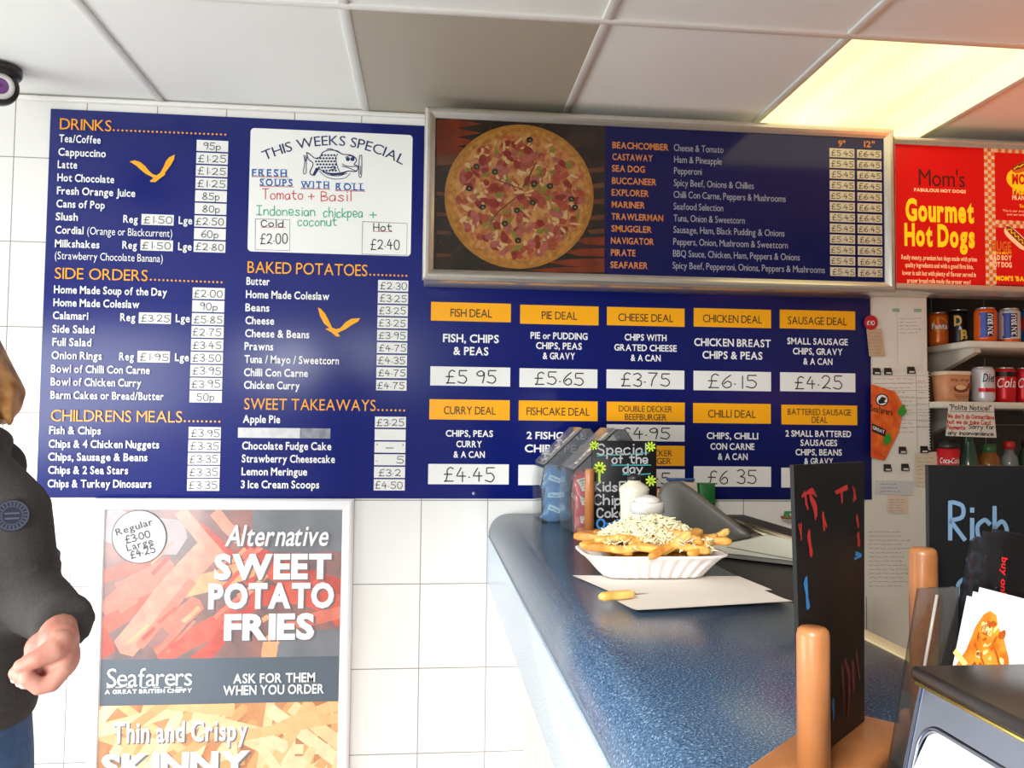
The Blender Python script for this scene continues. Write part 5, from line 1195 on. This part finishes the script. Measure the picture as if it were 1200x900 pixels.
for dx, dy, dz, rz, ry in ((-.098, -.028, .060, .35, -.15), (-.086, -.052, .051, -.12, .12), (-.058, -.058, .053, .3, -.05), (-.024, -.060, .054, -.2, .12), (.012, -.061, .053, .5, -.28), (.03, -.055, .061, .2, -.5), (.058, -.058, .053, -.15, .2), (.082, -.05, .056, .6, -.35), (.098, -.034, .060, -.3, -.1), (.116, -.012, .066, .15, -.32), (.075, -.02, .07, .9, -.2), (-.1, 0, .062, -.4, .1), (-.075, -.035, .066, .15, -.1), (.1, .02, .06, .2, .1), (-.03, -.045, .066, .25, .1), (.045, -.04, .072, -.4, .25), (.0, .05, .06, .1, 0), (-.06, .045, .058, -.2, 0), (.06, .048, .058, .3, 0)):
    spots.append((dx, dy, dz, rz, ry))
for i, (dx, dy, dz, rz, ry) in enumerate(spots):
    o = protos[i] if i < 7 else protos[i % 7].copy()
    if i >= 7: COL.objects.link(o)
    o.location = (tx+dx, tyy+dy, zt0+dz+.002); o.rotation_euler = (rr.uniform(-.4, .4), ry, rz)
# grated cheese over the heap
rc = random.Random(5); mb = MB(); CHE = mat('grated_cheese', (255, 246, 206), .5, sub=.2, noise=.05, nscale=120)
for k in range(1300):
    a = rc.uniform(0, 2*PI); r = math.sqrt(rc.random()); dx, dy = .092*r*math.cos(a)-.004, .052*r*math.sin(a)-.002
    zz = zt0+.066+.036*(1-r**2)+rc.uniform(-.005, .004)
    L = rc.uniform(.008, .020); th = rc.uniform(0, PI); sl = rc.uniform(-.7, .7); c0 = Vector((tx+dx, tyy+dy, zz)); dv = Vector((math.cos(th), math.sin(th), sl))*L/2; kk = Vector((0, 0, rc.uniform(-.002, .004)))
    mb.tube([c0-dv, c0+kk, c0+dv], [.0012, .0016, .001], CHE, 5)
for k in range(170):
    dx, dy = rc.uniform(-.105, .105), rc.uniform(-.068, -.04); zz = zt0+.05+rc.uniform(0, .022); L = rc.uniform(.008, .02); th = rc.uniform(0, PI)
    c0 = Vector((tx+dx, tyy+dy, zz)); dv = Vector((math.cos(th), math.sin(th)*.5, rc.uniform(-.8, .8)))*L/2; mb.tube([c0-dv, c0+dv], [.001, .0008], CHE, 5)
ch_o = mb.build('grated_cheese'); tag(ch_o, 'pale grated cheese scattered over the heap of chips', 'grated cheese', None, 'stuff')
a, b = Z(703, 700, CZ+.01), Z(743, 696, CZ+.01)
o = chip_mesh((b-a).length*1.02, .014, .013, CHM[2], 99); o.location = ((a.x+b.x)/2, (a.y+b.y)/2, CZ+.0105); o.rotation_euler = (0, 0, math.atan2(b.y-a.y, b.x-a.x)); tag(o, 'single yellow chip lying on the counter in front of the tray', 'chip')

# ================================================================ napkin dispenser, leaflets in their holder
CHROME = mat('chrome', (128, 132, 146), .08, 1.0); LIDB = mat('dispenser_black', (40, 34, 32), .3, noise=.15, nscale=30)
nx0, nx1, ny0, ny1, nz = 1.526, 1.632, -2.165, -2.036, 1.3435
t = thing('napkin_dispenser', 'chrome napkin dispenser with black lid at the counter corner', 'napkin dispenser', ((nx0+nx1)/2, (ny0+ny1)/2, CZ))
mb = MB(); mb.box((nx0+.026, ny0+.001, CZ+.0006), (nx1, ny1-.001, nz-.0004), CHROME, .004, 3); mb.build('body', t)
# leaning face plate with a round-cornered opening
oy0, oy1, oz, rc_ = ny0+.010, ny1-.008, nz-.021, .016
def fx(z): return nx0+(z-nz)*.23
def fp(y, z): return Vector((fx(z), y, z))
arch = [(oy1, CZ+.004)]
for k in range(9): a = PI/2*k/8; arch.append((oy1-rc_+rc_*math.cos(a), oz-rc_+rc_*math.sin(a)))
for k in range(9): a = PI/2+PI/2*k/8; arch.append((oy0+rc_+rc_*math.cos(a), oz-rc_+rc_*math.sin(a)))
arch.append((oy0, CZ+.004)); N = len(arch)-1
outer = [(ny1, CZ+.004)]+[(ny1, nz-.001)]*1
top = [(ny1, CZ+.004)]+[(ny1, oz-rc_+(nz-.001-oz+rc_)*k/8) for k in range(9)]+[(ny0, nz-.001-(nz-.001-oz+rc_)*k/8) for k in range(9)]+[(ny0, CZ+.004)]
mb = MB()
for k in range(N): mb.add([fp(*arch[k]), fp(*arch[k+1]), fp(*top[k+1]), fp(*top[k])], [(0, 1, 2, 3)], CHROME)
for y_ in (ny0, ny1): mb.add([fp(y_, CZ+.004), fp(y_, nz-.001), Vector((nx0+.022, y_, nz-.001)), Vector((nx0+.022, y_, CZ+.004))], [(0, 1, 2, 3)], CHROME)
mb.tube([fp(*p) for p in arch], .0016, CHROME, 8); mb.tube([fp(ny1, CZ+.004), fp(ny1, nz-.001), fp(ny0, nz-.001), fp(ny0, CZ+.004)], .0016, CHROME, 8); mb.build('face_plate', t)
mb = MB(); mb.box((nx0-.006, ny0-.006, nz), (nx1+.006, ny1+.005, nz+.009), LIDB, .0035, 3); mb.build('lid', t)
mb = MB(); mb.tube([(nx0-.003, ny0-.004, nz-.0012), (nx0-.003, ny1+.002, nz-.0012)], .0012, mat('lid_gold_line', (206, 182, 96), .3, .8), 8); mb.build('trim_line', t)
NAP = mat('napkin_white', (246, 246, 246), .7)
rings = []
for k in range(7): z_ = oz-.003-.085*k/6; rings.append((fx(z_)+.004-.010*math.sin(k/6*PI*.8), z_))
mb = MB(); vs = []; 
for x_, z_ in rings: vs += [Vector((x_, oy0+.003, z_)), Vector((x_, oy1-.003, z_))]
n_ = len(rings); back = [Vector((v.x+.002, v.y, v.z-.0012)) for v in vs]
mb.add(vs+back, [(2*i, 2*i+1, 2*i+3, 2*i+2) for i in range(n_-1)]+[(2*n_+2*i, 2*n_+2*i+2, 2*n_+2*i+3, 2*n_+2*i+1) for i in range(n_-1)], NAP, True)
o = mb.build('napkin'); tag(o, 'white paper napkin hanging out of the chrome dispenser', 'napkin')

ACR = clear('acrylic_smoke', (.62, .60, .58), .2, .05, (120, 116, 112), .12); ACR2 = clear('acrylic_dark', (.34, .33, .33), .2, .05, (90, 90, 92), .16)
yh = -1.915
hol = thing('leaflet_holder', 'smoky clear acrylic leaflet holder behind the napkin dispenser', 'leaflet holder', (1.62, -1.97, CZ))
def acr(name, pts, y, m, th=.003):
    mb = MB(); mb.prism([W(px, py, y) if py < 899 else (lambda q: Vector((q.x, y, CZ+.001)))(W(px, py, y)) for px, py in pts], (0, th, 0), m, False); return mb.build(name, hol)
acr('side_panel', ((1077, 690), (1124, 688), (1117, 940), (1036, 940)), yh-.02, ACR)
mb = MB(); a, b = W(1098, 697, yh-.0206), W(1080, 800, yh-.0206); mb.tube([a, b], .0012, mat('acrylic_edge', (170, 164, 158), .15), 6); mb.build('bent_edge', hol)
acr('divider_panel', ((1140, 634), (1146, 629), (1160, 630), (1166, 637), (1150, 795), (1108, 795)), yh-.012, ACR2)
# leaflets lean back, facing the customer side
LW = mat('leaflet_white', (240, 240, 240), .4); LBK = mat('leaflet_black', (24, 20, 20), .3); CKN = mat('chicken_gold', (246, 160, 50), .4, noise=.4, nscale=70, rgb2=(226, 110, 24)); CKD = mat('chicken_brown', (196, 92, 22), .4, noise=.3, nscale=60); CKL = mat('chips_pale', (255, 226, 150), .4)
def leaflet(TL, BL, TRd, wd, zdrop, m, label, group, art=None, k=0):
    up = (TL-BL).normalized(); ed = TRd.normalized(); ed = (ed-up*ed.dot(up)).normalized(); nn = ed.cross(up)
    if nn.dot(CAM-TL) < 0: nn = -nn
    h = zdrop; off = -nn*.0022*k
    P = [TL+off, TL+ed*wd+off, TL+ed*wd-up*h+off, TL-up*h+off]; ctr = sum(P, Vector())/4
    o = thing('leaflet', label, 'leaflet', P[3].lerp(P[2], .5), 0, group); mb = MB(); mb.prism(P, -nn*.0016, m); mb.build('card', o)
    if art: mb = MB(); art(mb, lambda u, v: TL+off+ed*u-up*v+nn*.0005); mb.build('print', o)
TL, BL = D(1133, 698, .62), D(1118, 772, .615)
TRd = Z(1200, 716, TL.z)-TL; TRd.z = 0
hlen = (TL.z-CZ-.012)/((TL-BL).normalized().z)
def chicken(mb, q):
    mb.poly([q(*p) for p in ((.004, .05), (.01, .038), (.014, .02), (.019, .010), (.024, .006), (.030, .008), (.034, .016), (.040, .022), (.047, .034), (.052, .05), (.054, .075), (.05, .09), (.006, .09))], CKN)
    q2 = lambda u, v: q(u, v)+(q(0, 0)-CAM).normalized()*-.0002
    q3 = lambda u, v: q(u, v)+(q(0, 0)-CAM).normalized()*-.0004
    rl = random.Random(4)
    for k in range(60):
        a_, v_ = rl.uniform(-1, 1), rl.uniform(.014, .088); u_ = .029+a_*(.006+.27*(v_-.008))
        if u_ > .052 or u_ < .01: continue
        disc(u_, v_, rl.uniform(.0015, .004), rl.uniform(.001, .0025), rl.choice((CKD, CKL, CKN)), (q2, q3)[k % 2], 9, .25, rl.uniform(0, 3), to=mb)
    for k in range(3): line(mb, [(.024+(.0015+.0013*k)*math.cos(t_*.6), .02+(.0013+.0011*k)*math.sin(t_*.6)) for t_ in range(8+k)], .0009, CKD, q3, True)
    for pts_ in (((.018, .034), (.028, .044), (.036, .06)), ((.03, .026), (.038, .036), (.046, .05)), ((.014, .05), (.022, .056), (.03, .07))): line(mb, pts_, .0016, CKD, q2, True, True)
    for x, y_, a_ in ((.006, .045, .5), (.009, .054, -.3), (.004, .06, .2), (.013, .062, 1.0), (.006, .07, -.5), (.012, .073, .1)): line(mb, ((x-.006*math.cos(a_), y_-.006*math.sin(a_)), (x+.006*math.cos(a_), y_+.006*math.sin(a_))), .0045, CKL, q2)
for k, lab in enumerate(('front white leaflet with fried chicken picture in the holder', 'white leaflet directly behind the fried chicken leaflet', 'rearmost white leaflet of the three in the holder')):
    leaflet(TL+Vector((.002, 0, .004))*k, BL, TRd, .09, hlen, LW, lab, 'white leaflets in the holder', chicken if k == 0 else None, k*1.6)
TB_ = D(1151, 622, .645); dirb = D(1200, 627, .60)-TB_; dirb.z = 0
def blacktext(mb, q):
    RD = mat('leaflet_red_text', (232, 40, 40), .4)
    printed(mb, 'buy online', RD, 'bold', .038, .0062, lambda u, v: q(.024+v, .016+u)); printed(mb, 'buy online', RD, 'bold', .038, .0062, lambda u, v: q(.0015+v, .018+u))
hb2 = TB_.z-CZ-.012
for k, lab in enumerate(('front black leaflet with red sideways writing in the holder', 'rear black leaflet in the acrylic holder')):
    leaflet(TB_+Vector((.006, 0, .002))*k, TB_-Vector((.006, 0, .1)), dirb, .075, hb2, LBK, lab, 'black leaflets in the holder', blacktext if k == 0 else None, k)
mb = MB(); mb.box((1.60, -2.035, CZ+.0005), (1.72, yh-.012, CZ+.004), ACR); mb.build('base_plate', hol)
bp0 = TB_+Vector((.022, -.005, -.01)); mb = MB(); d_ = dirb.normalized(); mb.prism([bp0, bp0+d_*.08, Vector((bp0.x-.008, bp0.y, CZ+.004))+d_*.08, Vector((bp0.x-.008, bp0.y, CZ+.004))], (.003, 0, 0), ACR2); mb.build('back_panel', hol)

# ================================================================ the person at the left
B = Vector((.497, -1.2, 0)); lv = Vector((.862, -.507, 0)); fv = Vector((-.507, -.862, 0))
def PF(a, b, z): return B+lv*a+fv*b+Vector((0, 0, z))
pr = thing('person', 'person in a dark grey fleece and blue jeans, cut off by the left edge', 'person', (B.x, B.y, FLOOR))
SKIN = mat('skin', (206, 148, 130), .5, sub=.25, noise=.06, nscale=30, rgb2=(190, 124, 108)); FLEECE = mat('fleece_charcoal', (62, 59, 57), .9, noise=.18, nscale=180, bump=.5); DENIM = mat('denim_blue', (58, 90, 132), .8, noise=.22, nscale=70, bump=.3)
HAIR = mat('hair_blonde', (186, 134, 78), .45, noise=.35, nscale=40, rgb2=(140, 90, 46))
def ell(z, rx, ry, a=0, b=0, n=28): return [PF(a+rx*math.cos(2*PI*k/n), b+ry*math.sin(2*PI*k/n), z) for k in range(n)]
def limb(mb, pts, rads, m, n=14):
    P, R = [], []
    for k in range(len(pts)-1):
        for i in range(4): t_ = i/4; P.append(Vector(pts[k]).lerp(Vector(pts[k+1]), t_)); R.append(rads[k]+(rads[k+1]-rads[k])*t_)
    P.append(Vector(pts[-1])); R.append(rads[-1]); mb.tube(P, R, m, n)
    for p, r in zip(pts, rads): mb.sphere(p, r, m, 14)
S_L, E_L, W_L = Vector((.624, -1.262, 1.362)), Vector((.632, -1.235, 1.245)), Vector((.722, -1.385, 1.236))
S_R, E_R, W_R = PF(-.15, 0, 1.385), PF(-.19, -.02, 1.12), PF(-.18, .06, .90)
# hand in its own frame: R right, U up, F towards the camera
hc = D(47, 770, 1.075); hR = CR.copy(); hU = CU.copy(); hF = -CF
def HP(x, y, f=0.): return hc+hR*(x/4027*1.0)+hU*(-y/4027*1.0)+hF*f    # x, y in crop pixels from the fist's middle
WE = HP(62, -112, -.040)
mb = MB()
# head, neck, trunk, arms, legs as one body
mb.sphere(PF(-.078, .01, 1.608), (.074, .09, .112), SKIN, 24); mb.sphere(PF(-.072, .035, 1.545), (.055, .065, .06), SKIN, 18)
mb.sphere(PF(-.078, .108, 1.58), (.013, .018, .02), SKIN, 10); 
for s in (-1, 1): mb.sphere(PF(s*.076-.078, .0, 1.585), (.012, .022, .032), SKIN, 10); mb.sphere(PF(s*.028-.078, .088, 1.62), (.018, .012, .011), SKIN, 10)
mb.sphere(PF(-.078, .097, 1.535), (.024, .012, .008), SKIN, 10)
limb(mb, [PF(-.01, -.005, 1.44), PF(-.06, 0, 1.56)], [.052, .05], SKIN)
mb.loft([ell(.98, .14, .10), ell(1.1, .125, .09), ell(1.3, .15, .1), ell(1.4, .12, .08), ell(1.45, .06, .05)], SKIN)
limb(mb, [S_L, E_L, E_L.lerp(WE, .6)], [.04, .035, .022], SKIN); limb(mb, [S_R, E_R, W_R, W_R+Vector((0, 0, -.09))], [.04, .035, .024, .03], SKIN)
for s in (-1, 1): limb(mb, [PF(s*.085, 0, .98), PF(s*.085, .01, .56), PF(s*.085, -.01, .14)], [.06, .042, .03], SKIN)
body = remeshed(mb, 'body', .010, pr, 4, SKIN)
mb = MB()
# fist: wrist, palm, thumb and four curled fingers
limb(mb, [WE+(E_L-WE)*.25, HP(66, -70, -.016), HP(70, -20, -.012)], [.024, .024, .024], SKIN)
mb.sphere(HP(75, 10, -.010), (.026, .026, .030), SKIN, 18); mb.sphere(HP(20, -20, -.018), (.034, .022, .026), SKIN, 18)
F_ = [([(120, 5, -.004), (128, 60, .006), (95, 112, .016), (50, 118, .024), (5, 70, .030), (-15, 15, .026)], [.0125, .0120, .0115, .0108, .0100, .0088]),
      ([(30, -20, -.012), (8, 10, .010), (-25, 55, .020), (-30, 105, .016), (-18, 120, .004)], [.0125, .0115, .0105, .0098, .008]),
      ([(-10, -10, -.014), (-45, 30, .006), (-70, 75, .012), (-72, 112, .008), (-62, 122, -.004)], [.012, .011, .0100, .0093, .0075]),
      ([(-50, 10, -.016), (-90, 45, -.002), (-118, 78, .004), (-120, 105, .0), (-110, 115, -.01)], [.0105, .0098, .0088, .0082, .007])]
for pts_, rad_ in F_: limb(mb, [HP(*p) for p in pts_], rad_, SKIN, 12)
limb(mb, [HP(105, -70, .0), HP(100, -55, .012), HP(45, -25, .026), HP(-25, 2, .032)], [.018, .0150, .0118, .0088], SKIN, 12)
hand = remeshed(mb, 'hand', .002, pr, 3, SKIN)
# nails
mb = MB(); NAIL = mat('nail', (232, 190, 176), .3)
for (p, f) in (((-118, 108), .009), ((-74, 116), .017), ((-32, 112), .026)): mb.sphere(HP(p[0], p[1], f-.0015), (.0045, .002, .0045), NAIL, 10)
mb.build('fingernails', pr)
# fleece
mb = MB()
mb.loft([ell(1.055, .150, .118), ell(1.075, .158, .125), ell(1.12, .156, .122), ell(1.22, .15, .115), ell(1.32, .162, .12), ell(1.385, .142, .11), ell(1.425, .105, .09), ell(1.455, .08, .07), ell(1.47, .066, .062)], FLEECE)
limb(mb, [PF(.09, 0, 1.40), S_L, E_L], [.056, .055, .05], FLEECE); dW = (WE-E_L).normalized()
limb(mb, [E_L, E_L.lerp(WE, .45)], [.052, .046], FLEECE); mb.tube([E_L.lerp(WE, .3), E_L.lerp(WE, .6), WE-dW*.034, WE-dW*.020, WE-dW*.003], [.046, .043, .038, .042, .038], FLEECE, 20)
limb(mb, [PF(-.11, 0, 1.40), S_R, E_R, W_R], [.058, .058, .05, .042], FLEECE)
for k in range(10): a_ = PI*1.0*k/9+PI; mb.sphere(PF(.078*math.cos(a_), .02+.07*math.sin(a_), 1.462), (.036, .036, .026), FLEECE, 12)
mb.sphere(PF(-.03, -.085, 1.42), (.06, .05, .05), FLEECE, 16)
for k, (dz, r_) in enumerate(((1.25, .006), (1.205, .007), (1.29, .005))): mb.tube([Vector((E_L.x+.047*math.cos(a_/6), E_L.y-.05*math.sin(a_/6), dz+.012*math.sin(a_))) for a_ in range(-6, 8)], r_, FLEECE, 8)
fle = remeshed(mb, 'fleece_jacket', .0075, pr, 5, FLEECE)
# round chest badge
bc = None
dgx = bpy.context.evaluated_depsgraph_get(); dgx.update()
mw = fle.matrix_world
hit, loc, nor, idx = fle.ray_cast(mw.inverted() @ CAM, ray(14, 604).normalized())
if hit:
    loc = mw @ loc; nor = nor.lerp(-ray(14, 604).normalized(), .35).normalized(); a_ = nor.cross(Vector((0, 0, 1))).normalized()*-1; b_ = nor.cross(a_)*-1
    if b_.z < 0: b_ = -b_
    mb = MB(); BD = mat('badge_navy', (30, 32, 50), .6); BG = mat('badge_thread', (84, 88, 106), .7)
    q = lambda u, v, d=.0035: loc+a_*u+b_*v+nor*d
    mb.prism([q(.0215*math.cos(k*PI/16), .0215*math.sin(k*PI/16), .003) for k in range(32)], -nor*.008, BD)
    for r_, th in ((.0195, .0012), (.0125, .0009)): line(mb, [(r_*math.cos(k*PI/16), r_*math.sin(k*PI/16)) for k in range(33)], th, BG, q)
    for k in range(22): a2 = 2*PI*k/22; line(mb, ((.0142*math.cos(a2), .0142*math.sin(a2)), (.0178*math.cos(a2), .0178*math.sin(a2))), .0014, BG, q)
    for v in (.003, -.004): line(mb, ((-.008, v), (.008, v)), .0022, BG, q)
    mb.build('badge', pr)
mb = MB()
mb.loft([ell(1.075, .146, .115), ell(1.0, .158, .118), ell(.9, .165, .12), ell(.84, .15, .105)], DENIM)
for s in (-1, 1): limb(mb, [PF(s*.083, 0, .92), PF(s*.09, .01, .55), PF(s*.09, -.01, .13)], [.088, .066, .056], DENIM)
remeshed(mb, 'jeans', .010, pr, 4, DENIM)
for s in (-1, 1):
    mb = MB(); mb.sphere(PF(s*.09, .05, FLOOR+.045), (.045, .13, .045), mat('shoe_black', (30, 30, 32), .5), 16, None)
    for v in mb.bm.verts:
        d_ = v.co-PF(s*.09, .05, FLOOR+.045); v.co = PF(s*.09+d_.x, .05+d_.y, max(FLOOR+.001, v.co.z))
    mb.build('shoe', pr)
# hair to the shoulders
mb = MB()
mb.loft([ell(1.488, .075, .055, -.03, -.04), ell(1.51, .096, .085, -.034, -.03), ell(1.54, .104, .10, -.040, -.03), ell(1.58, .098, .105, -.06, -.02), ell(1.63, .088, .106, -.088, -.012), ell(1.69, .072, .092, -.08, -.008), ell(1.725, .04, .05, -.08)], HAIR)
mb.sphere(PF(-.08, -.01, 1.63), (.086, .105, .105), HAIR, 20)
for v in mb.bm.verts:   # open it in front of the face and furrow it into locks
    q = v.co-B; a_, b_ = q.dot(lv)+.075, q.dot(fv)
    if b_ > .03 and v.co.z < 1.68 and abs(a_) < .09: v.co -= fv*(b_-.03)
    ang = math.atan2(b_, a_); v.co += (lv*a_+fv*b_).normalized()*(.003*math.sin(17*ang+6*v.co.z)+.002*math.sin(31*ang))
for s in (-1, 1):
    for k in range(4): limb(mb, [PF(s*(.078+.004*k)-.07, .05-.03*k, 1.61), PF(s*(.094+.004*k)-.036, .045-.03*k, 1.545), PF(s*(.078+.006*k)-.03, .035-.03*k, 1.490)], [.014, .018, .006], HAIR, 8)
remeshed(mb, 'hair', .006, pr, 2, HAIR)
mb = MB()
for s in (-1, 1): mb.sphere(PF(s*.03-.078, .094, 1.617), (.011, .007, .007), mat('eye_white', (235, 232, 228), .3), 10); mb.sphere(PF(s*.03-.078, .1, 1.617), (.005, .003, .005), mat('iris', (60, 70, 80), .3), 8)
mb.build('eyes', pr)
mb = MB(); mb.sphere(PF(-.078, .103, 1.537), (.022, .009, .007), mat('lips', (190, 104, 98), .45), 12); mb.build('mouth', pr)
